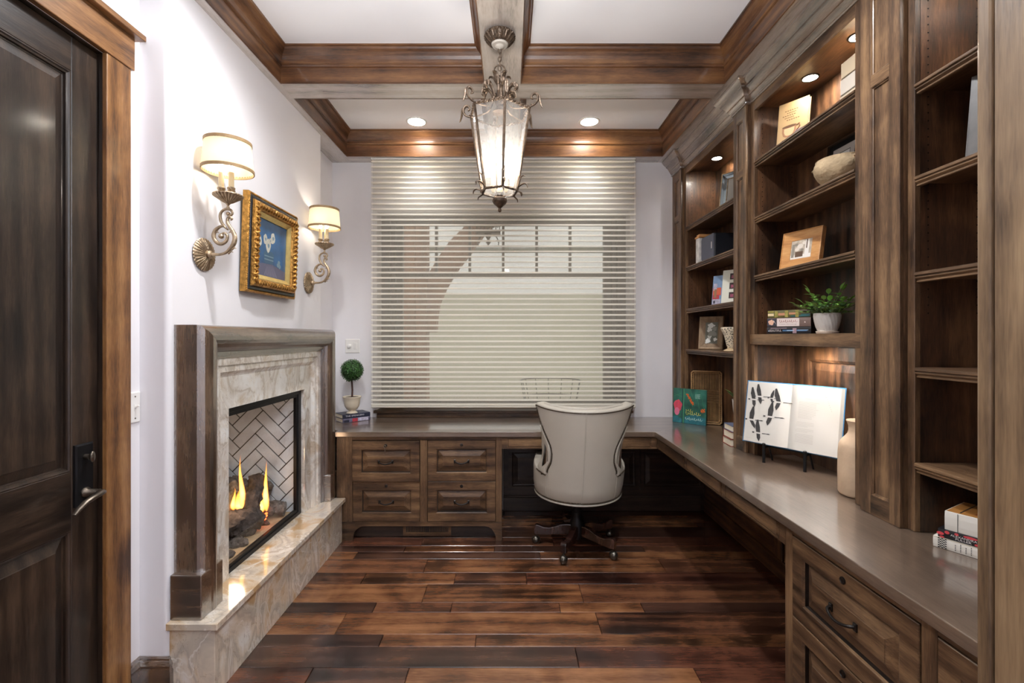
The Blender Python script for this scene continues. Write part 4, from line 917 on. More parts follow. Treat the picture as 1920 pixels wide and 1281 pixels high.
mb = MB(); mb.rings(F((0, 3.310, 0), X_, Z_, NY), [(-.757, -.415, .004, .098, 0), (-.757, -.415, .004, .098, .006), (-.735, -.437, .030, .078, .006), (-.735, -.437, .030, .078, .001)]); sub('frame', mb, WD['X'], vg)
mb = MB()
for i in range(27):
    x = -.731 + .0113 * i
    if i != 13: mb.box(x - .003, x + .003, 3.3035, 3.309, .030, .078)
mb.box(-.600, -.572, 3.303, 3.309, .030, .078)
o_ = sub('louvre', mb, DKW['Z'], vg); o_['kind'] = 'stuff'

# ------------------------------------------------------------------ the L shaped desk
desk = thing('corner_desk', 'long L shaped brown wooden worktop desk running under the window and the bookcases', 'desk', (.9, 3.0, 0))
EY, EX = 3.215, 1.009
mb = MB(); fz_ = F((0, 0, 0), X_, Y_, Z_)
def top_piece(pts, skip, mi):
    n = len(pts); vs = [fz_.p(a, b, .726) for a, b in pts] + [fz_.p(a, b, .762) for a, b in pts]
    mb.add(vs, [(q, (q + 1) % n, n + (q + 1) % n, n + q) for q in range(n) if q != skip] + [tuple(reversed(range(n))), tuple(range(n, 2 * n))], mi)
top_piece([(-1.2085, EY), (EX - .012, EY), (EX, EY - .012), (XR - .002, YB - .002), (XL + .002, YB - .002), (XL + .002, 3.312), (XC + .002, 3.312), (XC + .002, 3.271), (-1.2085, 3.271)], 2, 0)
top_piece([(EX, .72), (XR - .002, .72), (XR - .002, YB - .002), (EX, EY - .012)], 2, 1)
sub('worktop', mb, [TOP['X'], TOP['Y']], desk, bevel=.003, seg=2, weld=1e-4)
# aprons with shallow drawers
mb = MB(); mb.fbox(ff, -.052, 1.03, .640, .7255, -.02, 0); sub('apron', mb, WD['X'], desk)
for u0, u1 in ((-.012, .468), (.492, .985)):
    dr = MB(); I = lambda d, w: (u0 + d, u1 - d, .652 + d, .716 - d, w)
    dr.rings(ff, [I(-.004, .0005), I(-.004, .003), I(0, .003), I(.001, -.002), I(.004, -.002), I(.005, .003), I(.007, .005)]); sub('drawer', dr, WD['X'], desk)
FX = 1.03; fR = F((FX, 0, 0), NY, Z_, NX)           # plane facing -X: u = -depth
mb = MB(); mb.fbox(fR, -YF, -1.733, .644, .7255, -.02, 0); sub('apron', mb, WD['Y'], desk)
for y0, y1 in ((2.735, 3.185), (2.255, 2.680), (1.775, 2.205)):
    dr = MB(); I = lambda d, w: (-y1 + d, -y0 - d, .655 + d, .717 - d, w)
    dr.rings(fR, [I(-.004, .0005), I(-.004, .003), I(0, .003), I(.001, -.002), I(.004, -.002), I(.005, .003), I(.007, .005)]); sub('drawer', dr, WD['Y'], desk)
# kneehole back panels
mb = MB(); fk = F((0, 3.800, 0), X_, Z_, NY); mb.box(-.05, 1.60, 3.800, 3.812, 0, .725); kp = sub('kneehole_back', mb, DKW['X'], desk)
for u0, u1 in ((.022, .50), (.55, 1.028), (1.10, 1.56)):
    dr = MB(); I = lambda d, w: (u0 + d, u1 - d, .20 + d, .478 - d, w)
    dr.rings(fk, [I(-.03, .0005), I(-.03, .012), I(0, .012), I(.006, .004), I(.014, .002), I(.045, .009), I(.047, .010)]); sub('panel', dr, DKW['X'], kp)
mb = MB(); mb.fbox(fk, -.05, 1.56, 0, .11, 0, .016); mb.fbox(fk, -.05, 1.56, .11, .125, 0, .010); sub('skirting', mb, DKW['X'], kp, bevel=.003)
mb = MB(); mb.box(1.600, 1.612, 1.735, 3.80, 0, .725); kp = sub('kneehole_side', mb, WI['Y'], desk)
mb = MB(); mb.box(1.582, 1.600, 1.735, 3.78, 0, .11); sub('skirting', mb, WI['Y'], kp, bevel=.003)
mb = MB(); mb.box(1.586, 1.600, 2.70, 2.78, .11, .725); sub('batten', mb, WI['Z'], kp, bevel=.002)
# near file cabinet on the right
cab2 = thing('file_cabinet', 'brown wood drawer cabinet at the near end of the right worktop', 'cabinet', (1.3, 1.2, 0))
mb = MB(); mb.box(FX + .02, 1.60, .74, 1.732, .0, .7255); sub('body', mb, WD['Z'], cab2)
for y0, y1 in ((1.687, 1.733), (1.117, 1.1605), (.74, .78)): fstile(-y1, -y0, 0, .7255, fr=fR, par=cab2)
fstile(-1.687, -1.1605, .702, .7255, 'rail', 'Y', fR, cab2); fstile(-1.117, -.78, .702, .7255, 'rail', 'Y', fR, cab2)
fstile(-1.687, -1.1605, .0, .116, 'rail', 'Y', fR, cab2); fstile(-1.117, -.78, .0, .116, 'rail', 'Y', fR, cab2)
fR2 = F((FX - .001, 0, 0), NY, Z_, NX)
for v0, v1 in ((.4145, .6985), (.1195, .4105)):
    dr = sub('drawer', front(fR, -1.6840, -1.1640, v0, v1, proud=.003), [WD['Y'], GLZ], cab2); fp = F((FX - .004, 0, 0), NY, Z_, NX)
    pull(fp, -1.428, (v0 + v1) / 2, dr, .105); lock(fp, -1.428, v1 - .028, dr)
for v0, v1 in ((.4145, .6985), (.1195, .4105)):
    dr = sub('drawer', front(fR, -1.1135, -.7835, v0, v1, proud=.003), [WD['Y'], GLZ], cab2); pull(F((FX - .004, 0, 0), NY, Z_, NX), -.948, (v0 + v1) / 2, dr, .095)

# ------------------------------------------------------------------ bookcases on the worktop
PX, SXF = 1.340, 1.365           # pilaster face, stile face
fP = F((PX, 0, 0), NY, Z_, NX); fS = F((SXF, 0, 0), NY, Z_, NX)
def shelf(par, y0, y1, ztop):
    m = MB(); m.prism(F((0, y0, ztop), X_, Z_, Y_), [(1.600, 0), (1.368, 0), (1.3635, -.002), (1.362, -.006), (1.3625, -.011), (1.366, -.0135), (1.369, -.0135), (1.369, -.0165), (1.366, -.0165), (1.366, -.020), (1.369, -.023), (1.374, -.0265), (1.374, -.0285), (1.371, -.0285), (1.371, -.033), (1.3735, -.035), (1.384, -.035), (1.386, -.024), (1.600, -.024)], .0005, y1 - y0 - .0005)
    return sub('shelf', m, WD['Y'], par, smooth=35)
def bookcase(label, y0, y1, ys0, ys1, shelves, zlow=.762):
    """one bay: clear opening y0..y1, face frame out to ys0..ys1"""
    t = thing('bookcase', label, 'bookcase', (1.48, (y0 + y1) / 2, .762), group='bookcase bays along the right wall')
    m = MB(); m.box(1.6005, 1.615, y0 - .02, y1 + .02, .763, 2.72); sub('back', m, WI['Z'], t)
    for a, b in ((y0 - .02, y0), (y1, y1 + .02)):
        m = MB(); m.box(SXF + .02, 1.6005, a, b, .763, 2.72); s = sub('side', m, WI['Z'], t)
        if a == y1:
            m = MB()
            for xx in (1.410, 1.575):
                for i in range(44):
                    z = 1.50 + i * .027
                    m.lathe([(.0026, 0), (.0026, -.0006)], 6, (xx, y1 - .0002, z), 'Y')
            o = sub('pin_hole', m, plain('pin_hole_dark', srgb(14, 11, 10), rough=1) if not bpy.data.materials.get('pin_hole_dark') else bpy.data.materials['pin_hole_dark'], s); o['kind'] = 'stuff'
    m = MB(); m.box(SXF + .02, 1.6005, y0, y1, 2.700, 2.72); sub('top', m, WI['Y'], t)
    for a, b in ((ys0, y0), (y1, ys1)):
        m = MB(); m.box(SXF, SXF + .02, a, b, .763, 2.852); sub('stile', m, WD['Z'], t, bevel=.0015)
    m = MB(); m.box(SXF, SXF + .02, y0, y1, 2.683, 2.852); sub('header', m, WD['Y'], t, bevel=.0015)
    for z in shelves: shelf(t, y0, y1, z)
    return t
caseA = bookcase('tall wooden bookcase bay nearest the window, holding the black speaker and wicker tray', 2.815, 3.588, 2.776, 3.62, (2.272, 1.960, 1.638, 1.326))
caseB = bookcase('middle wooden bookcase bay with the potted plant and the open book below', 1.833, 2.586, 1.772, 2.628, (2.400, 2.087, 1.763))
caseC = bookcase('nearest dark wooden bookcase bay beside the cased opening, nearly empty', .80, 1.5625, .77, 1.592, (2.272, 1.961, 1.638, 1.318, .997))
m = MB(); m.box(1.361, 1.600, 1.773, 2.627, 1.377, 1.435); sub('light_shelf', m, WD['Y'], caseB, bevel=.002)
m = MB(); fb2 = F((1.6005, 0, 0), NY, Z_, NX); I = lambda d, w: (-2.47 + d, -1.95 - d, .87 + d, 1.304 - d, w)
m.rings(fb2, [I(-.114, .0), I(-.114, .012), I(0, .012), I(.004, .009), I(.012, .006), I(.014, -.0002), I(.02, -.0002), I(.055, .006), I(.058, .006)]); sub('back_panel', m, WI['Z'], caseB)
def pilaster(label, y0, y1, a, b):
    t = thing('pilaster', label, 'pilaster', (PX, (y0 + y1) / 2, .762), group='panelled pilasters between the bookcases')
    m = MB(); m.box(PX + .012, SXF + .02, y0, y1, .763, 2.852); sub('core', m, WD['Z'], t)
    for u0, u1 in ((-y1, -y1 + a), (-y0 - b, -y0)):
        m = MB(); m.fbox(fP, u0, u1, .763, 2.737, -.012, 0); sub('stile', m, WD['Z'], t, bevel=.001)
    for z0, z1 in ((.763, .833), (2.344, 2.384), (2.672, 2.737)):
        m = MB(); m.fbox(fP, -y1 + a, -y0 - b, z0, z1, -.012, -.0003); sub('rail', m, WD['Y'], t)
    for z0, z1 in ((.833, 2.344), (2.384, 2.672)):
        m = MB(); I = lambda d, w: (-y1 + a + d, -y0 - b - d, z0 + d, z1 - d, w)
        m.rings(fP, [I(-.0005, -.001), I(.003, -.001), I(.005, -.004), I(.009, -.006), I(.0095, -.010)]); sub('panel', m, WD['Z'], t)
pilaster('panelled pilaster against the window wall', 3.622, 3.812, .045, .045)
pilaster('narrow panelled pilaster between the far bookcase bay and the one with the open book', 2.628, 2.776, .036, .036)
pilaster('wide panelled pilaster beside the clay jar, between the middle and near bookcases', 1.592, 1.772, .050, .045)
pilaster('panelled pilaster at the near end of the bookcases behind the opening', .68, .77, .03, .03)
m = MB()
m.sweep([(1.340, 3.814), (1.340, 3.62), (1.365, 3.62), (1.365, 2.778), (1.340, 2.778), (1.340, 2.626), (1.365, 2.626), (1.365, 1.774), (1.340, 1.774), (1.340, 1.590), (1.365, 1.590), (1.365, .68)],
        [(-.006, 2.735), (.006, 2.735), (.010, 2.739), (.010, 2.745), (.006, 2.749), (.014, 2.756), (.020, 2.766), (.022, 2.772), (.026, 2.773), (.030, 2.785), (.042, 2.800), (.050, 2.806), (.054, 2.808), (.055, 2.816), (.064, 2.822), (.074, 2.832), (.080, 2.840), (.085, 2.842), (.085, 2.8525), (-.006, 2.8525)])
tag(build('crown_moulding', m, wood('crown_alder', [srgb(48, 38, 32), srgb(108, 88, 72), srgb(146, 124, 104)], 'Y', rough=.3, coat=1.0, coatr=.08, coation=2.3), smooth=28), 'stepped dark crown moulding along the top of the bookcases', 'moulding')
# puck lights
def puck(x, y, z, label, power, grp, pr=.034):
    t = thing('puck_light', label, 'light', (x, y, z), group=grp)
    m = MB(); m.lathe([(pr - .002, z - .004), (pr + .005, z - .004), (pr + .006, z), (pr - .002, z)], 28, (x, y, 0), cap=False); sub('ring', m, M_BRONZE, t, smooth=40)
    m = MB(); m.lathe([(0, z - .003), (pr - .002, z - .003)], 28, (x, y, 0)); sub('lens', m, emit('puck_on', (1, .96, .9, 1), 30.0) if not bpy.data.materials.get('puck_on') else bpy.data.materials['puck_on'], t)
    lamp('SPOT', 'puck_lamp', (x, y, z - .012), power, NEUT, .02, spot=165, blend=.5)
puck(1.485, 3.32, 2.700, 'small bright puck light in the top of the far bookcase bay', P_PUCK, 'bookcase puck lights')
puck(1.485, 2.29, 2.700, 'small bright puck light above the book with the cup on its cover', P_PUCK, 'bookcase puck lights')
puck(1.485, 1.975, 2.700, 'small bright puck light above the stacked pale albums', P_PUCK, 'bookcase puck lights')
puck(1.485, 1.30, 2.700, 'puck light in the top of the nearest bookcase bay', P_PUCK, 'bookcase puck lights')
puck(1.46, 2.297, 1.377, 'flat puck light under the thick shelf, above the open book', P_UNDER, 'puck lights under the thick shelf', .040)
puck(1.46, 1.985, 1.377, 'flat puck light under the thick shelf, above the clay jar', P_UNDER, 'puck lights under the thick shelf', .040)

# ------------------------------------------------------------------ office chair
CH_ = thing('office_chair', 'cream leather tub office chair with nailhead trim on a dark wooden swivel base', 'chair', (.462, 3.15, 0), (0, 0, R(-4)))
Z0_, ZA = .385, .560
def umax(z):
    pts = [(.385, 46), (.55, 46), (.575, 47), (.60, 44.5), (.64, 41), (.69, 40), (.74, 42), (.79, 47), (.835, 52), (.90, 57), (.96, 60), (1.02, 62)]
    for (a, b), (c, d) in zip(pts[:-1], pts[1:]):
        if z <= c: return b + (d - b) * max(0, z - a) / (c - a)
    return pts[-1][1]
def awid(z):
    pts = [(.385, .285), (.45, .298), (.55, .305), (.64, .302), (.74, .310), (.85, .328), (.95, .348), (1.02, .362)]
    for (a, b), (c, d) in zip(pts[:-1], pts[1:]):
        if z <= c: return b + (d - b) * max(0, z - a) / (c - a)
    return pts[-1][1]
def shell(ph, z, off=0.0, yf=None):
    """point on the outside of the tub: ph degrees round from the back, z height; beyond 90 degrees the arms run forward"""
    a = awid(z) - off; b = .335 + .03 * max(0, (z - .5)) / .5 - off - .02 * max(0, (.45 - z)) / .065
    if abs(ph) <= 90: x, y = a * math.sin(R(ph)), -b * math.cos(R(ph))
    else: x, y = math.copysign(a, ph) * (1 - .06 * ((abs(ph) - 90) / 90)), (abs(ph) - 90) / 90 * .27
    return Vector((x + .030 * max(0, z - .42) / .58, y, z))
ztop = lambda ph: 1.003 - .030 * math.cos(R(min(90, abs(ph) * 1.45))) ** .7
low = [Z0_ + (ZA - Z0_) * q / 6 for q in range(7)]; nu = 29
def hi(u, q, n=12):
    ph0 = u
    e = q / n
    zz = ZA + (ztop(u * 60) - ZA) * e
    return zz
mb = MB()
rows_ = []
for z in low: rows_.append([shell(u * umax(z), z) for u in [-1 + 2 * i / (nu - 1) for i in range(nu)]])
for q in range(1, 15): rows_.append([shell(u * umax(hi(u, q, 14)), hi(u, q, 14)) for u in [-1 + 2 * i / (nu - 1) for i in range(nu)]])
mb.grid(lambda u, v: rows_[round(v * (len(rows_) - 1))][round(u * (nu - 1))], nu, len(rows_))
na = 14
zarm = lambda ph: ZA + .03 * ((abs(ph) - 46) / 134) + .018 * math.sin(R(min(180, (abs(ph) - 46) / 134 * 180)))
for s in (-1, 1):
    mb.grid(lambda u, v: shell(s * (46 + 134 * u), Z0_ + (zarm(46 + 134 * u) - Z0_) * v), na, 7)
sh = build('tub_shell', mb, M_LEATHER, CH_, smooth=70, local=True, weld=1e-4)
so = sh.modifiers.new('thick', 'SOLIDIFY'); so.thickness = .062; so.offset = -1.0; so.use_even_offset = False; so.use_rim = True
bv = sh.modifiers.new('edge', 'BEVEL'); bv.width = .016; bv.segments = 3; bv.limit_method = 'ANGLE'; bv.angle_limit = R(60)
# make sure the shell thickens inwards
nsum = sum((p.normal.dot(Vector((p.center.x, p.center.y, 0)))) for p in sh.data.polygons)
if nsum < 0: so.offset = 1.0
m = MB()   # seat cushion
def sc(u, v):
    a = 2 * math.pi * u; q = v * math.pi; ex = .35
    cs = math.copysign(abs(math.cos(a)) ** .6, math.cos(a)); sn = math.copysign(abs(math.sin(a)) ** .6, math.sin(a))
    r_ = math.sin(q) ** .35
    return Vector((.228 * cs * r_, .02 + .27 * sn * r_, .455 - .062 * math.copysign(abs(math.cos(q)) ** .7, math.cos(q))))
m.grid(sc, 40, 13, cu=True); sub('seat_cushion', m, M_LEATHER, CH_, smooth=60, local=True)
m = MB()   # boxing between the nailed back panel and the inner back
for s in (-1, 1):
    m = MB(); E_ = []; G_ = []
    for q in range(25):
        z = ZA - .012 + (.86 - ZA + .01) * q / 24; e = shell(s * (umax(z) + .3), z); w_ = min(1, max(0, (.86 - z) / .15)); w_ = w_ * w_ * (3 - 2 * w_)
        E_.append(e); G_.append(Vector((e.x + s * .050 * w_, e.y + .02 + .085 * w_, z)))
    H_ = [g_ + Vector((-s * .11, .03, 0)) for g_ in G_]
    m.grid(lambda u, v: (E_[round(v * 24)].lerp(G_[round(v * 24)], u * 2) + Vector((s * .006 * math.sin(math.pi * u * 2), 0, 0))) if u <= .5 else G_[round(v * 24)].lerp(H_[round(v * 24)], u * 2 - 1), 11, 25)
    bo = sub('wing_boxing', m, M_LEATHER, CH_, smooth=70, local=True); q = bo.modifiers.new('thick', 'SOLIDIFY'); q.thickness = .010; q.offset = 0
m = MB()   # inner back, tufted in upright channels
m.grid(lambda u, v: shell((-1 + 2 * u) * .95 * umax(.50 + (ztop((-1 + 2 * u) * 60) - .50) * v), .50 + (ztop((-1 + 2 * u) * 60) + .014 * math.sin(math.pi * u) ** .5 - .50) * v, .030 + .045 * math.sin(math.pi * min(1, v * .96)) ** .5 * (.8 + .2 * abs(math.cos(u * math.pi * 5)))), 51, 14)
m.grid(lambda u, v: shell((-1 + 2 * u) * 56, .50 + .36 * v, .085), 31, 8)
ib = sub('inner_back', m, M_LEATHER, CH_, smooth=70, local=True); q = ib.modifiers.new('thick', 'SOLIDIFY'); q.thickness = .02; q.offset = 0
# nailheads
M_NAIL = plain('nailhead', srgb(70, 58, 46), rough=.35, metal=.85)
path = []
def edgeline(pts): path.append([Vector(p) for p in pts])
UU = [-1 + 2 * i / 60 for i in range(61)]
edgeline([shell(u * (umax(ztop(u * 60) - .012)) , ztop(u * 60) - .014, -.002) for u in UU])
for s in (-1, 1):
    edgeline([shell(s * (umax(ZA + (ztop(60) - ZA) * q / 30) - 1.6), ZA + (ztop(60) - .02 - ZA) * q / 30, -.002) for q in range(31)])
    edgeline([shell(s * (46 + 22 * q / 12), zarm(46 + 22 * q / 12) - .014 + .0 * q, -.002) for q in range(13)])
edgeline([shell(-150 + 300 * q / 90, Z0_ + .016, -.002) for q in range(91)])
m = MB()
for L_ in path:
    acc = 0.0
    for a, b in zip(L_[:-1], L_[1:]):
        d = (b - a).length; t = 0.0
        while acc + (d - t) >= .0092:
            t += .0092 - acc; acc = 0.0; p = a.lerp(b, t / d); m.ball(p, .0043, 6, 4)
        acc += d - t
o = sub('nailhead_trim', m, M_NAIL, CH_, smooth=80, local=True); o['label'] = 'dark metal nailheads'; o['kind'] = 'stuff'
m = MB(); m.tube([shell(.0, Z0_ + .02 + (ztop(0) - .035 - Z0_) * q / 20, -.0015) for q in range(21)], .0032, 6)
for s in (-1, 1): m.tube([shell(s * 47, Z0_ + .02 + (ZA - .03 - Z0_) * q / 8, -.0005) for q in range(9)], .0018, 5)
sub('welt_seam', m, M_LEATHER, CH_, smooth=60, local=True)
m = MB(); m.tube([shell(-172 + 344 * q / 70, Z0_ + .001, -.001) for q in range(71)], .0065, 8); sub('bottom_welt', m, M_LEATHER, CH_, smooth=60, local=True)
m = MB(); m.prism(F((0, 0, 0), X_, Y_, Z_), [tuple(shell(-178 + 356 * q / 40, Z0_, .02)[:2]) for q in range(41)], Z0_ + .006, Z0_ + .03); sub('seat_base', m, M_BLACK, CH_, local=True)
m = MB(); m.lathe([(.06, .39), (.06, .36), (.030, .35), (.030, .24), (.036, .24), (.036, .19), (.05, .17), (.05, .075), (.02, .07), (.02, .05), (0, .05)], 24); sub('swivel_column', m, M_BLACK, CH_, smooth=40, local=True)
M_LEG = wood('chair_base_walnut', [srgb(24, 15, 13), srgb(58, 36, 30), srgb(84, 56, 46)], 'Z', rough=.22, coat=.9, coatr=.08)
M_CASTER = plain('caster_pewter', srgb(104, 100, 92), rough=.24, metal=.9)
for q in range(5):
    a = R(172 + 72 * q + 4); rt = Matrix.Rotation(a, 4, 'Z')
    top = [(.03, .150), (.07, .152), (.11, .147), (.15, .132), (.19, .121), (.225, .122), (.262, .134), (.278, .136), (.290, .130), (.293, .118), (.291, .072), (.265, .070), (.20, .072), (.12, .079), (.03, .084)]
    m = MB(rt); m.prism(F((0, 0, 0), X_, Z_, NY), top, -.019, .019); lg = sub('leg', m, M_LEG, CH_, local=True, bevel=.005, seg=2)
    m = MB(rt); m.lathe([(.006, .078), (.006, .066), (.010, .064), (.010, .056), (.006, .054)], 12, (.275, 0, 0)); m.ball((.275 + .006, 0, .029), (.029, .026, .029), 16, 10)
    m.lathe([(.0285, -.006), (.0300, -.006), (.0300, .006), (.0285, .006)], 20, (.281, 0, .029), 'Y', cap=False)
    sub('caster', m, M_CASTER, CH_, local=True, smooth=50)
# ------------------------------------------------------------------ small things: books, frames, pots
def M1(name, c, rough=.5, **k):
    return bpy.data.materials.get(name) or plain(name, c, rough, **k)
def lettering(txt, fr, u, v, w, width, height, mat, par, shear=0.0, name='lettering', vert=False):
    """flat raised lettering fitted to a box in plane fr, starting at (u, v)"""
    cu = bpy.data.curves.new(name, 'FONT'); cu.body = txt; cu.resolution_u = 2; cu.shear = shear
    o = bpy.data.objects.new(name, cu); COL.objects.link(o)
    dg = bpy.context.evaluated_depsgraph_get(); me = bpy.data.meshes.new_from_object(o.evaluated_get(dg))
    bpy.data.objects.remove(o)
    xs = [q.co.x for q in me.vertices]; ys = [q.co.y for q in me.vertices]
    if not xs: return
    x0, y0, sx, sy = min(xs), min(ys), max(max(xs) - min(xs), 1e-6), max(max(ys) - min(ys), 1e-6)
    m = MB()
    vs = []
    for q in me.vertices:
        a, b = (q.co.x - x0) / sx, (q.co.y - y0) / sy
        vs.append(fr.p(u - b * height, v + a * width, w) if vert else fr.p(u + a * width, v + b * height, w))
    m.add(vs, [tuple(p.vertices) for p in me.polygons])
    bpy.data.meshes.remove(me)
    return sub(name, m, mat, par, local=True)
FS = F((0, 0, 0), X_, Z_, NY)         # the face of a thing that looks at the viewer
def rect(m, u0, u1, v0, v1, w, mi=0): return m.add([FS.p(u0, v0, w), FS.p(u1, v0, w), FS.p(u1, v1, w), FS.p(u0, v1, w)], [(0, 1, 2, 3)], mi)
def book_flat(label, loc, rz, L, D, T, mat, group=None, pages=M_CREAM, name='book', soft=False):
    t = thing(name, label, 'book', loc, (0, 0, rz), group)
    m = MB(); b = .0028
    m.box(0, L, .001, D, 0, b); m.box(0, L, .001, D, T - b, T)
    m.prism(F((0, 0, 0), Y_, Z_, X_), [(.001, 0), (.004, b), (.001, T * .3), (.001, T * .7), (.004, T - b), (.001, T), (-.0015, T - .001), (-.003, T * .7), (-.003, T * .3), (-.0015, .001)], 0, L)
    sub('cover', m, mat, t, local=True)
    m = MB(); e = .0 if soft else .004
    m.box(e, L - e, .004, D - e, b, T - b); sub('pages', m, pages, t, local=True)
    return t
def book_stand(label, loc, rz, lean, w, h, t_, mat, group=None, name='book', cat='book'):
    o = thing(name, label, cat, (loc[0], loc[1], loc[2] + t_ * math.sin(lean)), (-lean, 0, rz), group)
    m = MB(); b = .0028
    m.box(0, w, 0, b, 0, h); m.box(0, w, t_ - b, t_, 0, h); m.box(-.002, .0015, 0, t_, 0, h); sub('cover', m, mat, o, local=True)
    m = MB(); m.box(.002, w - .003, b, t_ - b, .003, h - .003); sub('pages', m, M_CREAM, o, local=True)
    return o
def photo_frame(label, loc, rz, lean, w, h, t_, mats, fw, style='flat', name='photo_frame', inner=None):
    o = thing(name, label, 'photo frame', (loc[0], loc[1], loc[2] + t_ * math.sin(lean)), (-lean, 0, rz))
    I = lambda d, ww: (d, w - d, d, h - d, ww)
    m = MB()
    if style == 'flat': m.rings(FS, [I(0, -t_), I(0, 0), I(.004, .001), I(.005, -.002), I(fw, -.005), I(fw, -.008)], cap=False)
    elif style == 'slope': m.rings(FS, [I(0, -t_), I(0, 0), I(.004, .003), I(.008, .003), I(fw * .5, -.004), I(fw * .55, -.003), I(fw, -.010), I(fw, -.012)], cap=False)
    else: m.rings(FS, [I(0, -t_), I(0, 0), I(.005, .001), I(.006, -.012), I(fw, -.012)], cap=False)
    sub('frame', m, mats[0], o, local=True)
    m = MB(); m.rings(FS, [I(.002, -t_ + .001), I(.002, -t_ - .0005)]); sub('backing', m, M_BLACK, o, local=True)
    return o
ZD = .7622
# topiary on two books in the window corner
rz = math.atan2(.147, .166)
SP = 'books under the topiary'
b1 = book_flat('lower book under the topiary, grey spine with a red patch', (-1.270, 3.534, ZD), rz, .222, .145, .0315, M1('spine_grey_violet', srgb(96, 92, 112), .4, var=.5, vs=30), SP)
for a_, b_, c_, d_, m_ in ((.075, .118, .003, .029, M1('print_red', srgb(178, 60, 72))), (.120, .205, .003, .029, M1('print_lilac', srgb(176, 172, 190), var=.3, vs=60)), (.010, .05, .004, .02, M1('print_dark', srgb(40, 42, 58)))): m = MB(); rect(m, a_, b_, c_, d_, .0035); sub('spine_print', m, m_, b1, local=True)
b2 = book_flat('upper book under the topiary, navy spine lettered THE SPENCERS', (-1.272, 3.536, ZD + .0318), rz, .222, .145, .0315, M1('spine_navy', srgb(34, 38, 58), .35, var=.2), SP)
lettering('THE SPENCERS', FS, .022, .0115, .0036, .150, .012, M1('print_silver', srgb(206, 206, 210)), b2)
tx, ty, tz = -1.229, 3.625, ZD + .0636
top = thing('topiary', 'small round boxwood ball topiary in a cream urn on two books', 'topiary', (tx, ty, tz))
m = MB(); m.lathe([(.040, 0), (.042, .004), (.036, .010), (.026, .018), (.026, .022), (.044, .036), (.056, .058), (.060, .085), (.063, .112), (.069, .122), (.071, .128), (.069, .131), (.064, .129), (.060, .120), (0, .119)], 36, (tx, ty, tz)); sub('urn', m, plain('cream_ceramic', srgb(222, 210, 188), rough=.3, var=.04), top, smooth=45)
m = MB(); m.lathe([(0, .1185), (.060, .1185), (.055, .124), (0, .125)], 18, (tx, ty, tz)); sub('soil', m, plain('potting_moss', srgb(64, 46, 32), rough=1, bump=.5), top)
m = MB(); m.tube([(tx, ty, tz + .12), (tx + .003, ty, tz + .18), (tx - .002, ty, tz + .25), (tx, ty, tz + .33)], [.0075, .007, .007, .006], 10); sub('stem', m, plain('woody_stem', srgb(70, 42, 34), rough=.8, var=.3), top, smooth=60)
M_BOX = plain('boxwood_leaf', srgb(44, 84, 30), rough=.5, var=.55, vs=40); M_BOXC = plain('boxwood_core', srgb(20, 40, 16), rough=.9, var=.3, vs=60)
tc_ = (tx, ty, tz + .333); m = MB(); m.ball(tc_, .076, 18, 12); sub('crown_core', m, M_BOXC, top, smooth=60)
m = MB(); g = random.Random(11)
for i in range(1500):
    zz = 1 - 2 * (i + .5) / 1500; ph = i * 2.39996; r_ = math.sqrt(max(0, 1 - zz * zz)); n_ = Vector((r_ * math.cos(ph), r_ * math.sin(ph), zz))
    c = Vector(tc_) + n_ * g.uniform(.074, .089); a = Vector((g.uniform(-1, 1), g.uniform(-1, 1), g.uniform(-1, 1))); a = (a - n_ * a.dot(n_) * .6).normalized(); b = n_.cross(a).normalized(); s = g.uniform(.0055, .0085)
    m.add([c - a * s, c + b * s * .55 + n_ * .001, c + a * s + n_ * .003, c - b * s * .55 + n_ * .001], [(0, 1, 2, 3)])
o = sub('foliage', m, M_BOX, top); o['kind'] = 'stuff'
# ---- middle bay, top shelf
rz = math.atan2(-.112, .084)
bk = book_stand('tan gift book with a clay cup pictured on its cover, leaning on the top shelf', (1.405, 2.44, 2.4005), rz, R(9), .142, .246, .022, M1('cover_tan', srgb(176, 146, 104), .4, var=.08, vs=8))
m = MB(); n = 14
for q, (r0, cc) in enumerate(((1.0, 0), (.72, 1))):
    m.add([FS.p(.056 + .034 * r0 * x, .082 + .030 * r0 * y, .0006 + .0003 * q) for x, y in [(-1, .9), (1, .9), (.95, 0), (.7, -.75), (.3, -1), (-.4, -1), (-.8, -.7), (-1, 0)]], [tuple(range(8))], q)
rect(m, .083, .132, .055, .085, .0004, 2)
m.tube([FS.p(.09, .105, .001), FS.p(.104, .112, .001), FS.p(.106, .096, .001), FS.p(.092, .078, .001)], .003, 5, mi=0)
m.add([FS.p(.056 + .035 * math.cos(a), .110 + .007 * math.sin(a), .0012) for a in [2 * math.pi * i / 16 for i in range(16)]], [tuple(range(16))], 3)
for i in range(5):
    x0 = .03 + .012 * math.sin(i * 2.1); ww = .055 + .01 * math.cos(i * 3)
    for j in range(6): rect(m, x0 + ww * j / 6, x0 + ww * (j + .7) / 6, .196 - .013 * i, .2005 - .013 * i, .0005, 3)
for j in range(11): rect(m, .024 + .009 * j, .030 + .009 * j, .034, .041, .0005, 3)
sub('cover_print', m, [M1('print_clay', srgb(150, 108, 76)), M1('print_clay_light', srgb(206, 168, 128)), M1('print_shadow_violet', srgb(138, 116, 112)), M1('print_brown', srgb(96, 66, 40))], bk, local=True)
ST = 'stacked pale albums on the top shelf'
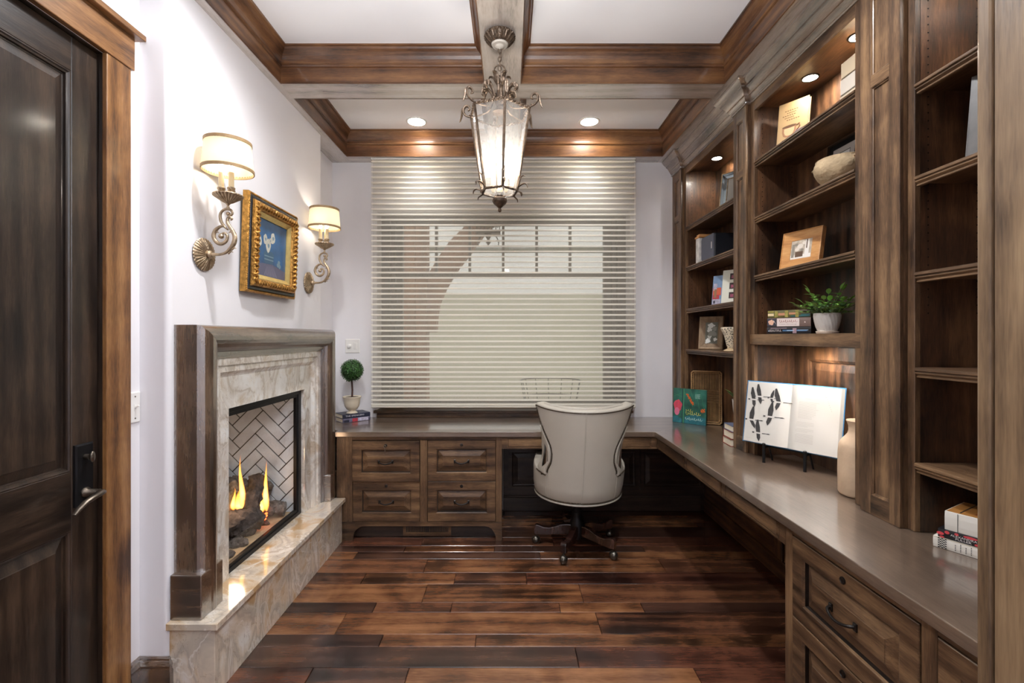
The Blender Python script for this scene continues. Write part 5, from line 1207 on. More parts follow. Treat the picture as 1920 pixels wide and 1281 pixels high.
for i, (lb, c) in enumerate((('bottom pale album of the stack high on the middle bay', srgb(206, 190, 166)), ('middle pale album of the stack high on the middle bay', srgb(216, 206, 192)), ('topmost pale album of the stack high on the middle bay', srgb(210, 192, 162)))):
    t = thing('album', lb, 'album', (1.448, 2.035 - .004 * i, 2.4005 + .0705 * i), (0, 0, R(-90)), ST)
    m = MB(); m.box(0, .20, 0, .005, 0, .069); m.box(0, .20, 0, .135, 0, .005); m.box(0, .20, 0, .135, .064, .069); sub('cover', m, M1('album_cloth_%d' % i, c, .8, var=.05), t, local=True, bevel=.002)
    m = MB(); m.box(.006, .194, .006, .130, .006, .063); sub('pages', m, M_CREAM, t, local=True)
# ---- second shelf: black framed print and clay bowl
pf = photo_frame('black shadow frame with a white matted print behind the clay bowl', (1.535, 2.285, 2.0875), R(-88), R(7), .205, .268, .022, [plain('frame_dark_walnut', srgb(70, 56, 46), rough=.35)], .018, 'box', 'framed_print')
m = MB(); I = lambda d, w: (d, .205 - d, d, .268 - d, w)
m.rings(FS, [I(.006, -.010), I(.036, -.0102)], cap=False, mi=0); m.rings(FS, [I(.034, -.0095), I(.062, -.0097)], cap=False, mi=1); m.rings(FS, [I(.060, -.0092), I(.063, -.0094)], cap=False, mi=0); m.rings(FS, [I(.062, -.0096)], mi=2)
for j in range(7): rect(m, .072 + .009 * j, .074 + .009 * j, .13, .145 + .012 * ((j * 37) % 5) / 5, -.0090, 3)
sub('print', m, [M_BLACK, M1('mat_grey', srgb(186, 182, 178), .8), M1('print_paper', srgb(226, 226, 224), .8), M1('print_pencil', srgb(110, 108, 106), .8)], pf, local=True)
cbx, cby, cbz = 1.462, 2.048, 2.0875
bowl = thing('clay_bowl', 'squat rough beige clay bowl with lug handles on the second shelf', 'bowl', (cbx, cby, cbz))
g = random.Random(4)
m = MB(); m.lathe([(.050, 0), (.058, .002), (.072, .016), (.088, .038), (.099, .060), (.102, .078), (.097, .096), (.091, .106), (.092, .114), (.088, .116), (.084, .110), (.086, .090), (.08, .05), (.05, .02), (0, .018)], 40, (cbx, cby, cbz), flute=lambda a, j: 1 + .018 * math.sin(2 * a + j * .3) + .008 * math.sin(5 * a + j))
sub('body', m, plain('rough_clay', srgb(172, 150, 118), rough=.9, var=.25, vs=14, bump=.6, bs=45), bowl, smooth=50)
for s in (-1, 1):
    m = MB(); d = Vector((.25, -.97, 0)).normalized() * s; u_ = Vector((-d.y, d.x, 0)); c = Vector((cbx, cby, cbz + .098))
    m.tube([c + d * .090 + u_ * .034, c + d * .112 + u_ * .024, c + d * .120, c + d * .112 - u_ * .024, c + d * .090 - u_ * .034], [.008, .009, .010, .009, .008], 8, flat=.6); sub('lug_handle', m, bpy.data.materials['rough_clay'], bowl, smooth=50)
# ---- third shelf: oak photo frame
M_OAK = wood('frame_oak', [srgb(132, 84, 44), srgb(190, 134, 78), srgb(216, 166, 108)], 'X', rough=.4, blotch=.2, knots=.3)
rz = math.atan2(-.194, .073)
pf = photo_frame('honey oak photo frame with a sepia interior photo on the third shelf', (1.415, 2.436, 1.7635), rz, R(10), .212, .198, .026, [M_OAK], .050, 'flat')
m = MB(); rect(m, .049, .163, .049, .149, -.007, 0); rect(m, .052, .160, .052, .072, -.0066, 3); rect(m, .076, .118, .060, .088, -.0064, 2); rect(m, .126, .148, .062, .146, -.0064, 3); rect(m, .055, .07, .06, .13, -.0064, 4); rect(m, .132, .138, .1, .146, -.0062, 2)
for x, y, s in ((.085, .10, .012), (.10, .115, .016), (.078, .125, .01), (.112, .095, .009), (.12, .13, .011)): m.add([FS.p(x + s * math.cos(a), y + s * .8 * math.sin(a), -.0062) for a in [2 * math.pi * i / 9 for i in range(9)]], [tuple(range(9))], 1 if s > .0105 else 4)
sub('photo', m, [M1('photo_beige', srgb(190, 176, 158), .4, var=.25, vs=50), M1('photo_pale', srgb(222, 212, 200), .4), M1('photo_brown', srgb(96, 74, 58), .4), M1('photo_white', srgb(232, 226, 218), .4), M1('photo_grey', srgb(140, 132, 120), .4)], pf, local=True)
# ---- thick shelf: three books and a potted plant
rz = math.atan2(-.169, .125); ZS = 1.4353; SB = 'books beside the potted plant'
bA = book_flat('bottom book beside the potted plant, black spine lettered BEAUTIFUL', (1.378, 2.482, ZS), rz, .212, .112, .037, M1('spine_black', srgb(30, 27, 30), .3, var=.2), SB, pages=M1('grey_board', srgb(86, 78, 68), .8))
lettering('BEAUTIFUL', FS, .016, .012, .0036, .058, .012, M1('print_ivory', srgb(200, 188, 184)), bA)
m = MB(); rect(m, .080, .195, .014, .022, .0034, 0); rect(m, .10, .135, .016, .019, .0036, 1); rect(m, .128, .146, .004, .030, .0035, 2); rect(m, .02, .10, .029, .032, .0035, 2); rect(m, .150, .20, .019, .0215, .0037, 1); m.add([FS.p(.008, .014, .0037), FS.p(.014, .014, .0037), FS.p(.011, .022, .0037)], [(0, 1, 2)], 1)
sub('spine_print', m, [M1('print_steel_blue', srgb(70, 110, 150)), M1('print_sky', srgb(176, 204, 226)), M1('print_mauve', srgb(160, 132, 140))], bA, local=True)
bB = book_flat('middle book beside the potted plant, taupe spine with a cream title panel', (1.380, 2.480, ZS + .0373), rz, .208, .112, .047, M1('spine_taupe', srgb(120, 98, 90), .4, var=.08), SB, pages=M1('grey_board', srgb(86, 78, 68), .8))
m = MB(); rect(m, .049, .156, .003, .044, .0034, 0); rect(m, .0, .047, .003, .044, .0034, 1); m.add([FS.p(.020 + .014 * (1 + .15 * math.sin(5 * a)) * math.cos(a), .024 + .014 * (1 + .15 * math.cos(5 * a)) * math.sin(a), .0036) for a in [2 * math.pi * i / 18 for i in range(18)]], [tuple(range(18))], 2); m.add([FS.p(.030, .034, .0037), FS.p(.034, .034, .0037), FS.p(.045, .012, .0037)], [(0, 1, 2)], 0); m.add([FS.p(.178, .020, .0037), FS.p(.186, .020, .0037), FS.p(.182, .028, .0037)], [(0, 1, 2)], 0)
sub('spine_print', m, [M1('print_blush', srgb(224, 208, 202)), M1('print_slate', srgb(54, 52, 62)), M1('print_peach', srgb(222, 176, 150))], bB, local=True)
def scrawl(fr, u, v, w, width, h, n, mat, par, r=.0006, name='title_script', seed=1):
    g = random.Random(seed); m = MB(); pts = []
    for i in range(n * 8 + 1):
        t = i / (n * 8); a = 2 * math.pi * i / 8
        pts.append(fr.p(u + width * t + .30 * width / n * math.cos(a), v + h * (.35 + .32 * math.sin(a) * (1 + .5 * math.sin(i // 8 * 2.3 + seed))), w))
    m.tube(pts, r, 4); return sub(name, m, mat, par, local=True)
scrawl(FS, .060, .024, .0038, .085, .016, 9, M1('print_rose', srgb(176, 120, 110)), bB, .0008)
lettering('Colleen McCullough', FS, .060, .009, .0037, .085, .007, M1('print_warm_grey', srgb(146, 132, 128)), bB)
bC = book_flat('top book beside the potted plant, green and gold patterned spine', (1.383, 2.479, ZS + .0846), rz, .205, .110, .040, M1('spine_olive', srgb(92, 86, 48), .35, var=.5, vs=28), SB, pages=M1('grey_board', srgb(86, 78, 68), .8))
m = MB()
for i, (a, b, c, d, q) in enumerate(((.0, .03, .010, .024, 0), (.034, .050, .003, .036, 1), (.052, .085, .012, .025, 2), (.084, .100, .002, .037, 1), (.104, .135, .016, .026, 2), (.112, .20, .004, .010, 3), (.16, .202, .006, .017, 3), (.0, .03, .028, .037, 1), (.135, .15, .002, .037, 1))): rect(m, a, b, c, d, .0034 + .0001 * i, q)
sub('spine_print', m, [M1('print_cream', srgb(226, 206, 160)), M1('print_goldgreen', srgb(146, 136, 66), var=.3, vs=90), M1('print_salmon', srgb(198, 140, 104)), M1('print_teal', srgb(38, 92, 96))], bC, local=True)
px, py = 1.463, 2.135
pp = thing('potted_plant', 'leafy green plant in a white diagonally ribbed pot on the thick shelf', 'plant', (px, py, ZS))
m = MB(); fl = lambda a, j: 1 + .022 * math.sin(22 * a + j * 1.25)
m.lathe([(.036, .010), (.040, .018), (.044, .028), (.047, .038), (.0495, .048), (.0515, .058), (.053, .068), (.054, .078), (.0545, .086)], 110, (px, py, ZS), flute=fl, cap=True); m.lathe([(.0545, .086), (.0555, .091), (.054, .094), (.051, .092), (.050, .082), (0, .080)], 40, (px, py, ZS)); sub('pot', m, plain('white_glaze', srgb(226, 222, 216), rough=.25, var=.02), pp, smooth=50)
m = MB(); m.lathe([(.034, .0), (.043, .001), (.046, .010), (.043, .012), (.034, .011)], 40, (px, py, ZS)); sub('saucer', m, plain('cream_saucer', srgb(228, 212, 196), rough=.35), pp, smooth=40)
def leafmesh(m, p, d, L_, w, up, mi=0, n=5, curl=.25):
    d = d.normalized(); s = d.cross(up); s = s.normalized() if s.length > 1e-5 else Vector((1, 0, 0)); nn = s.cross(d)
    vs = []
    for i in range(n):
        t = i / (n - 1); ww = w * (math.sin(math.pi * min(1, t * .92 + .06)) ** .8) if i not in (0, n - 1) else .0006
        c = p + d * L_ * t - nn * L_ * curl * t * t
        vs += [c - s * ww + nn * ww * .25, c, c + s * ww + nn * ww * .25]
    fs = []
    for i in range(n - 1): fs += [(3 * i, 3 * i + 1, 3 * i + 4, 3 * i + 3), (3 * i + 1, 3 * i + 2, 3 * i + 5, 3 * i + 4)]
    m.add(vs, fs, mi)
M_LF = plain('leaf_bright', srgb(124, 172, 78), rough=.45, var=.3, vs=30); M_LF2 = plain('leaf_grey_green', srgb(92, 134, 90), rough=.5, var=.3, vs=30); M_STM = plain('green_stem', srgb(120, 140, 80), rough=.6)
g = random.Random(21); ms = MB(); nleaf = 0
for i in range(34):
    a = 2.39996 * i; rr_ = .04 * math.sqrt((i + .5) / 34); lean = .35 + 1.0 * rr_ / .04 * g.uniform(.7, 1.2); hgt = g.uniform(.07, .125) if i > 4 else .13
    b0 = Vector((px + rr_ * math.cos(a), py + rr_ * math.sin(a), ZS + .082)); dr = Vector((math.cos(a) * math.sin(lean), math.sin(a) * math.sin(lean), math.cos(lean)))
    if b0.x + dr.x * hgt > 1.57: dr.x *= .3
    pts = [b0, b0 + dr * hgt * .5 + Vector((0, 0, .012)), b0 + dr * hgt + Vector((0, 0, .004))]; ms.tube(pts, [.0016, .0013, .0008], 4)
    for q in range(8):
        t = (q + 1.3) / 9.3 if q < 7 else 1.0; p = pts[0].lerp(pts[1], min(1, t * 2)) if t < .5 else pts[1].lerp(pts[2], t * 2 - 1)
        ang = q * 2.4 + i; sd = Vector((math.cos(ang), math.sin(ang), .45 + .6 * (q == 7))); 
        if q == 7: sd = dr + Vector((0, 0, .3))
        mlf = MB(); leafmesh(mlf, p, sd, g.uniform(.024, .036) * (.8 + .4 * t), g.uniform(.0075, .0115), Vector((0, 0, 1)))
        if nleaf < 290: sub('leaf', mlf, M_LF if (t > .6 or g.random() < .25) else M_LF2, pp, smooth=60); nleaf += 1
sub('stems', ms, M_STM, pp)
# ---- open book on its stand
rz = math.atan2(-.842, .540); base = Vector((1.276, 2.553, .848)) + Vector((.842, .540, 0)) * .012; lean = R(9)
ob = thing('open_book', 'large open bird book, blue boards, geese drawn on the left page, on black stand', 'book', base, (-lean, 0, rz))
BW, BH = .478, .335
def page_y(t):      # t -1..1 across the spread, distance toward the viewer
    s = abs(t); return .004 + .020 * (1 - (1 - min(1, s / .22)) ** 2) * (1 - .55 * max(0, (s - .22) / .78) ** 1.4)
m = MB(); m.box(0, BW / 2 - .008, .0, .003, 0, BH); m.box(BW / 2 + .008, BW, .0, .003, 0, BH); m.box(BW / 2 - .008, BW / 2 + .008, .002, .005, 0, BH); cv = sub('cover', m, plain('blue_boards', srgb(58, 118, 160), rough=.6, var=.06), ob, local=True)
for s in (-1, 1):
    m = MB(); n = 30; k_ = []
    for i in range(n):
        t = i / (n - 1) * s; x = BW / 2 + t * (BW / 2 - .014); k_.append((x, -page_y(t)))
    vs = [(x, y, z) for x, y in k_ for z in (.006, BH - .006)] + [(BW / 2 + (x - BW / 2) * (BW / 2 - .004) / (BW / 2 - .014), -.0002, z) for x, y in k_ for z in (.006, BH - .006)]
    o0 = 2 * n
    fs = [(2 * i, 2 * i + 1, 2 * i + 3, 2 * i + 2) for i in range(n - 1)] + [(2 * i, 2 * i + 2, o0 + 2 * i + 2, o0 + 2 * i) for i in range(n - 1)] + [(2 * i + 1, o0 + 2 * i + 1, o0 + 2 * i + 3, 2 * i + 3) for i in range(n - 1)] + [(2 * n - 2, 2 * n - 1, o0 + 2 * n - 1, o0 + 2 * n - 2)]
    m.add(vs, fs, 0)
    pg = sub('page_block', m, [plain('book_page', srgb(202, 199, 192), rough=.7, var=.01) if s < 0 else bpy.data.materials['book_page']], ob, local=True, smooth=30)
def onpage(u, v, w=.0008):      # u 0..1 across the whole spread, v 0..1 up
    t = 2 * u - 1; return Vector((BW / 2 + t * (BW / 2 - .014), -page_y(t) - w, .006 + v * (BH - .012)))
def goose(m, u, v, s, wa, wb):
    """flying goose: body, neck and head stretched right, one wing up and one down"""
    P = lambda a, b, w=.001: onpage(u + a * s * .58, v + b * s, w)
    m.add([P(-.20, .0), P(-.08, .045), P(.10, .04), P(.24, .0), P(.08, -.045), P(-.10, -.04)], [tuple(range(6))], 1)
    m.add([P(.20, .018, .0013), P(.42, .022, .0013), P(.52, .03, .0013), P(.60, .012, .0013), P(.50, -.005, .0013), P(.40, .0, .0013), P(.2, -.012, .0013)], [tuple(range(7))], 0)
    m.add([P(-.20, .02, .0012), P(-.30, .03, .0012), P(-.30, -.03, .0012), P(-.20, -.02, .0012)], [(0, 1, 2, 3)], 0)
    m.add([P(-.10, .03, .0014), P(.10, .03, .0014), P(.08 + wa * .5, .24, .0014), P(-.02 + wa, .52, .0014), P(-.10 + wa, .50, .0014), P(-.16 + wa * .5, .25, .0014)], [tuple(range(6))], 0)
    m.add([P(-.08, -.03, .0014), P(.10, -.03, .0014), P(.10 + wb * .6, -.18, .0014), P(.02 + wb, -.32, .0014), P(-.08 + wb * .7, -.20, .0014)], [tuple(range(5))], 0)
m = MB()
for a in ((.085, .70, .40, -.06, .05), (.155, .76, .40, -.06, .08), (.385, .70, .42, -.10, -.10), (.30, .75, .26, .2, .1), (.075, .36, .44, .12, .20), (.30, .45, .46, .12, -.10), (.175, .16, .42, -.02, .05)): goose(m, *a)
sub('goose_drawing', m, [M1('print_ink', srgb(52, 50, 50), .8, var=.3, vs=90), M1('print_pale_grey', srgb(206, 202, 196), .8)], ob, local=True)
m = MB(); g = random.Random(2)
def line(u0, u1, v, h=.0045): m.add([onpage(u0, v), onpage((u0 + u1) / 2, v), onpage(u1, v), onpage(u1, v + h), onpage((u0 + u1) / 2, v + h), onpage(u0, v + h)], [(0, 1, 4, 5), (1, 2, 3, 4)])
line(.665, .725, .80)
for i in range(13): line(.605, .605 + (.175 if i % 5 else .20) * (1 if i < 10 else .8), .745 - .0205 * i)
for i in range(16):
    if i in (4, 8): continue
    line(.590 if i not in (0, 5, 9) else .60, .770 - (.06 if i in (3, 7) else 0), .435 - .0205 * i)
line(.02, .10, .055, .003); line(.15, .27, .045, .003)
for i in range(11): line(.84 + .008 * i + g.uniform(-.006, .006), .848 + .008 * i, .93 - .028 * i, .008)
sub('page_print', m, M1('print_text_grey', srgb(176, 172, 166), .8), ob, local=True)
es = thing('book_easel', 'black metal book stand holding up the open bird book', 'stand', (1.40, 2.36, ZD))
d0 = Vector((.540, -.842, 0)); dn = Vector((.842, .540, 0)); A0 = Vector((1.349, 2.44, ZD)) - Vector((.842, .540, 0)) * .020; 
for q in range(2):
    p = A0 + d0 * (.2 * q); m = MB()
    m.tube([p, p + Vector((0, 0, .096))], .0075, 8); m.ball(p + Vector((0, 0, .097)), (.0085, .0085, .006), 10, 6); sub('front_peg', m, M_BLACK, es, smooth=50)
    m = MB(); m.tube([p + Vector((0, 0, .079)), p + dn * .050 + Vector((0, 0, .079))], .0055, 6); m.tube([p + dn * .050 + Vector((0, 0, .070)), p + dn * .115 + Vector((0, 0, .30))], .005, 6); sub('support_arm', m, M_BLACK, es)
    m = MB(); m.tube([p + dn * .050 + Vector((0, 0, .079)), p + dn * .085 + Vector((0, 0, .0))], .005, 6); sub('rear_leg', m, M_BLACK, es)
m = MB(); m.tube([A0 + dn * .05 + Vector((0, 0, .079)), A0 + d0 * .2 + dn * .05 + Vector((0, 0, .079))], .0045, 6); sub('cross_bar', m, M_BLACK, es)
# ---- clay jar
jx, jy = 1.455, 1.925
jar = thing('clay_jar', 'tall sandy clay jar standing on the worktop beside the wide pilaster', 'jar', (jx, jy, ZD))
m = MB(); m.lathe([(.064, 0), (.072, .003), (.076, .012), (.077, .10), (.076, .18), (.074, .205), (.066, .226), (.052, .243), (.043, .255), (.039, .268), (.040, .288), (.045, .303), (.048, .309), (.046, .312), (.041, .308), (.036, .29), (.035, .27), (0, .25)], 44, (jx, jy, ZD), flute=lambda a, j: 1 + .006 * math.sin(2 * a + j))
sub('body', m, plain('sandy_clay', srgb(198, 172, 144), rough=.75, var=.14, vs=7, bump=.15, bs=40), jar, smooth=50)
# ---- far bay
t = photo_frame('silver edged mirror leaning on the top shelf of the far bay', (1.425, 3.155, 2.2725), math.atan2(-.8, .6), R(9), .20, .262, .016, [plain('mirror_bevel', srgb(150, 162, 166), rough=.06, metal=.95)], .040, 'slope', 'mirror_frame')
m = MB(); I = lambda d, w: (d, .20 - d, d, .262 - d, w); m.rings(FS, [I(.039, -.011)]); sub('mirror', m, plain('mirror_glass', srgb(200, 206, 208), rough=.03, metal=1.0, var=0), t, local=True)
m = MB(); m.rings(FS, [I(.0, -.001), I(.0, .004), I(.004, .004), I(.004, .002)], cap=False); m.rings(FS, [I(.038, -.010), I(.038, -.006), I(.041, -.006), I(.041, -.010)], cap=False); sub('bead', m, M_SILVER, t, local=True)
spk = thing('black_speaker', 'black box speaker with a slate front on the second shelf of the far bay', 'speaker', (1.385, 3.26, 1.9605))
m = MB(); m.box(1.392, 1.56, 3.155, 3.36, 1.9605, 2.132); sub('cabinet', m, plain('speaker_black', srgb(20, 22, 28), rough=.4, var=.1), spk, bevel=.012, seg=3)
m = MB(); m.prism(F((1.390, 0, 0), NY, Z_, NX), [(-3.158, 1.964), (-3.158, 2.129)] + [(-3.335 - .02 * math.sin(R(90 * i / 5)) , 2.109 + .02 * math.cos(R(90 * i / 5))) for i in range(6)] + [(-3.335 - .02 * math.cos(R(90 * i / 5)), 1.984 - .02 * math.sin(R(90 * i / 5))) for i in range(6)], -.004, .002); sub('grille', m, plain('slate_cloth', srgb(84, 86, 98), rough=.8), spk)
m = MB(); m.rings(F((1.3878, 0, 0), NY, Z_, NX), [(-3.190, -3.184, 2.03, 2.075, 0), (-3.190, -3.184, 2.03, 2.075, .0008)]); sub('emblem', m, M_WHITE, spk)
t = thing('white_block', 'weathered white carved block with a wooden cap beside the black speaker', 'ornament', (1.44, 3.42, 1.9605))
m = MB(); m.box(1.385, 1.50, 3.385, 3.448, 1.9605, 2.145); sub('block', m, plain('weathered_white', srgb(206, 204, 200), rough=.8, var=.3, vs=22, bump=.4, bs=30), t, bevel=.003)
m = MB(); m.box(1.380, 1.50, 3.375, 3.455, 2.145, 2.158); m.box(1.388, 1.50, 3.39, 3.44, 2.158, 2.172); sub('cap', m, M_OAK, t, bevel=.002)
rz = math.atan2(-.8, .6)
t = book_stand('small blue and red picture book behind the white collage frame', (1.402, 3.215, 1.6385), rz, R(8), .14, .205, .014, M1('cover_sky', srgb(120, 146, 180), .4, var=.2, vs=12))
m = MB(); rect(m, .002, .06, .066, .12, .0005, 0); rect(m, .002, .05, .04, .07, .0007, 1); rect(m, .002, .06, .004, .04, .0005, 2); rect(m, .012, .03, .05, .11, .0009, 3); rect(m, .006, .03, .10, .15, .0006, 2); rect(m, .01, .022, .01, .03, .0008, 4)
sub('cover_print', m, [M1('print_orange_red', srgb(206, 92, 62)), M1('print_red', srgb(178, 60, 72)), M1('print_lilac', srgb(196, 190, 208)), M1('print_clay', srgb(150, 108, 76)), M1('print_dark', srgb(40, 42, 58))], t, local=True)
t = thing('collage_frame', 'white frame with a column of three small dark photos in the far bay', 'photo frame', (1.428, 3.135, 1.6385 + .003), (R(-8), 0, rz))
m = MB(); m.box(0, .20, 0, .018, 0, .232); sub('frame', m, plain('ivory_frame', srgb(226, 226, 212), rough=.5), t, local=True, bevel=.002)
for i in range(3):
    for j in range(2):
        m = MB(); rect(m, .052 + .075 * j, .092 + .075 * j, .036 + .064 * i, .078 + .064 * i, .0008, 0); rect(m, .062 + .075 * j, .084 + .075 * j, .044 + .064 * i, .064 + .064 * i, .0012, 1); sub('photo', m, [M1('photo_dark', srgb(58, 38, 40), .4, var=.4, vs=80), M1('photo_pink', srgb(160, 80, 104), .4, var=.3, vs=90)], t, local=True)
rz = math.atan2(-.14, .117)
M_RUST = wood('frame_barnwood', [srgb(78, 60, 44), srgb(136, 112, 86), srgb(176, 152, 122)], 'Z', rough=.6, blotch=.3, knots=.3, scale=2)
t = photo_frame('rustic wood frame with a pale map print on the fourth shelf of the far bay', (1.418, 3.485, 1.3265), rz, R(6), .182, .246, .02, [M_RUST], .044, 'slope')
m = MB(); rect(m, .043, .139, .043, .203, -.011, 0)
for u, v, s, r_, ph in ((.085, .175, .026, .020, 1), (.075, .15, .018, .02, 2), (.098, .12, .030, .022, 3), (.078, .095, .014, .02, 0), (.07, .07, .018, .016, 4), (.06, .058, .014, .014, 2), (.112, .155, .02, .016, 5), (.12, .075, .014, .012, 1)):
    m.add([FS.p(u + s * (1 + .25 * math.sin(3 * a + ph) + .12 * math.sin(7 * a)) * math.cos(a), v + r_ * (1 + .25 * math.cos(4 * a + ph)) * math.sin(a), -.0105 + .0002 * ph) for a in [2 * math.pi * i / 20 for i in range(20)]], [tuple(range(20))], 1 if ph not in (3, 5) else 2)
sub('map_print', m, [M1('map_grey_green', srgb(104, 106, 96), .5), M1('map_white', srgb(224, 226, 222), .5), M1('map_mid', srgb(140, 142, 132), .5)], t, local=True)
vx, vy = 1.425, 2.985
t = thing('speckled_vase', 'small black speckled cream vase half hidden by the pilaster', 'vase', (vx, vy, 1.3265))
m = MB(); m.lathe([(.040, 0), (.044, .003), (.040, .010), (.022, .018), (.020, .026)], 28, (vx, vy, 1.3265)); sub('foot', m, plain('tan_foot', srgb(186, 160, 124), rough=.6), t, smooth=45)
def speck():
    m_, nt, b = new_mat('speckled_glaze'); N, L = nt.nodes, nt.links; b.inputs['Roughness'].default_value = .35
    tc = N.new('ShaderNodeTexCoord'); vo = N.new('ShaderNodeTexVoronoi'); vo.inputs['Scale'].default_value = 110; L.new(tc.outputs['Object'], vo.inputs[0])
    r = N.new('ShaderNodeValToRGB'); r.color_ramp.elements[0].position = .32; r.color_ramp.elements[0].color = srgb(34, 30, 28); r.color_ramp.elements[1].position = .42; r.color_ramp.elements[1].color = srgb(222, 208, 182)
    L.new(vo.outputs['Distance'], r.inputs[0]); L.new(r.outputs[0], b.inputs['Base Color']); return m_
m = MB(); m.lathe([(.020, .024), (.026, .04), (.034, .075), (.044, .11), (.056, .138), (.060, .150), (.057, .156), (.050, .148), (.036, .10), (0, .09)], 32, (vx, vy, 1.3265)); sub('body', m, speck(), t, smooth=50)
m = MB(); m.tube([(vx + .02, vy - .02, 1.3265 + .14), (vx + .03, vy - .03, 1.3265 + .19), (vx + .028, vy - .02, 1.3265 + .21)], [.012, .016, .004], 8); sub('stopper', m, bpy.data.materials['tan_foot'], t, smooth=50)
# on the worktop in the corner: garden book, rattan tray, little plant on three books
rz = math.atan2(-.17, .18)
t = book_stand('green garden book with red and orange flowers on its jacket, standing in the desk corner', (1.268, 3.598, ZD), rz, R(4), .250, .262, .016, M1('jacket_green', srgb(44, 100, 86), .3, var=.55, vs=12))
m = MB(); W_ = .25; rect(m, .070, .076, .0, .262, .0004, 0); rect(m, .076, .084, .0, .262, .0004, 1)
g = random.Random(8)
m.add([FS.p(.036 + .032 * (1 + .10 * math.sin(5 * a)) * math.cos(a), .130 + .044 * (1 + .08 * math.sin(6 * a)) * math.sin(a), .0006) for a in [2 * math.pi * i / 22 for i in range(22)]], [tuple(range(22))], 2)
m.add([FS.p(.030 + .02 * math.cos(a), .085 + .03 * math.sin(a), .0007) for a in [2 * math.pi * i / 16 for i in range(16)]], [tuple(range(16))], 3)
for i in range(60):
    t_ = g.random(); u, v = .105 + .048 * t_ + g.uniform(-.007, .007), .222 - .075 * t_ + g.uniform(-.008, .008); s = g.uniform(.003, .006); m.add([FS.p(u, v - s, .0008), FS.p(u + s, v, .0008), FS.p(u, v + s, .0008), FS.p(u - s, v, .0008)], [(0, 1, 2, 3)], 4)
for i in range(26):
    u, v = .228 + g.uniform(-.018, .012), .105 + g.uniform(-.014, .014); s = g.uniform(.003, .006); m.add([FS.p(u, v - s, .0008), FS.p(u + s, v, .0008), FS.p(u, v + s, .0008), FS.p(u - s, v, .0008)], [(0, 1, 2, 3)], 4)
for a, b, c, d in ((.085, .235, .150, .13), (.13, .255, .165, .14), (.2, .25, .236, .11), (.17, .24, .20, .12), (.005, .20, .06, .225), (.005, .215, .065, .20)): m.tube([FS.p(a, b, .0006), FS.p((a + c) / 2 + .004, (b + d) / 2, .0006), FS.p(c, d, .0006)], .0011, 4, mi=1)
m.add([FS.p(u, v, .0003) for u, v in ((.09, .0), (.25, .0), (.25, .05), (.17, .075), (.09, .05))], [tuple(range(5))], 5); m.add([FS.p(u, v, .0003) for u, v in ((.0, .0), (.07, .0), (.07, .03), (.03, .05), (.0, .045))], [tuple(range(5))], 5)
for i in range(5): rect(m, .168, .206 - .006 * (i % 2), .222 - .007 * i, .2245 - .007 * i, .0006, 6)
sub('jacket_print', m, [M1('print_navy_green', srgb(18, 42, 58)), M1('print_leaf', srgb(70, 146, 104)), M1('print_rose_red', srgb(216, 78, 98), .4, var=.2, vs=30), M1('print_pink', srgb(226, 120, 150)), M1('print_orange', srgb(236, 116, 52), .4, var=.15, vs=90), M1('print_sea', srgb(44, 112, 122), .4, var=.3, vs=30), M1('print_mint', srgb(170, 206, 190))], t, local=True)
scrawl(FS, .098, .068, .0012, .11, .030, 7, M1('print_yellow', srgb(226, 214, 112)), t, .0013, seed=2); scrawl(FS, .098, .092, .0012, .05, .024, 3, M1('print_yellow', srgb(226, 214, 112)), t, .0011, seed=4); scrawl(FS, .095, .030, .0012, .125, .022, 9, M1('print_pale_mint', srgb(206, 228, 216)), t, .0013, seed=3)
tr = thing('rattan_tray', 'rattan rod tray leaning upright in the corner behind the garden book', 'tray', (1.384, 3.527, ZD + .006), (R(-3), 0, R(-22)))
M_RAT = plain('rattan', srgb(176, 138, 92), rough=.55, var=.25, vs=30); TW, TH = .210, .392
m = MB(); rc = [(.012, 0), (TW - .012, 0), (TW, .012), (TW, TH - .012), (TW - .012, TH), (.012, TH), (0, TH - .012), (0, .012)]
m.tube([FS.p(a, b, 0) for a, b in rc], .004, 7, closed=True); m.tube([FS.p(.012 + a * (TW - .024) / TW, .012 + b * (TH - .024) / TH, -.034) for a, b in rc], .0035, 7, closed=True); sub('rim', m, M_RAT, tr, local=True, smooth=60)
for i in range(21):
    m = MB(); x = .010 + (TW - .020) * i / 20
    m.tube([FS.p(x, TH - .002, -.001), FS.p(x, TH - .014, -.034), FS.p(x, .255, -.034)], .0024, 5); sub('rod', m, M_RAT, tr, local=True)
    m = MB(); m.tube([FS.p(x, .002, -.001), FS.p(x, .014, -.034), FS.p(x, .150, -.034)], .0024, 5); sub('rod', m, M_RAT, tr, local=True)
for i in range(11):
    m = MB(); y = .155 + .0095 * i
    m.tube([FS.p(.002, y, -.001), FS.p(.012, y, -.034), FS.p(TW - .012, y, -.034), FS.p(TW - .002, y, -.001)], .0024, 5); sub('rod', m, M_RAT, tr, local=True)
for i in range(26):
    for x in (.002, TW - .002):
        if i not in range(10, 17): m = MB(); y = .012 + (TH - .024) * i / 25; m.tube([FS.p(x, y, -.001), FS.p(.010 if x < .1 else TW - .010, y, -.034)], .002, 5); sub('rod', m, M_RAT, tr, local=True)
SB = 'books under the small plant'
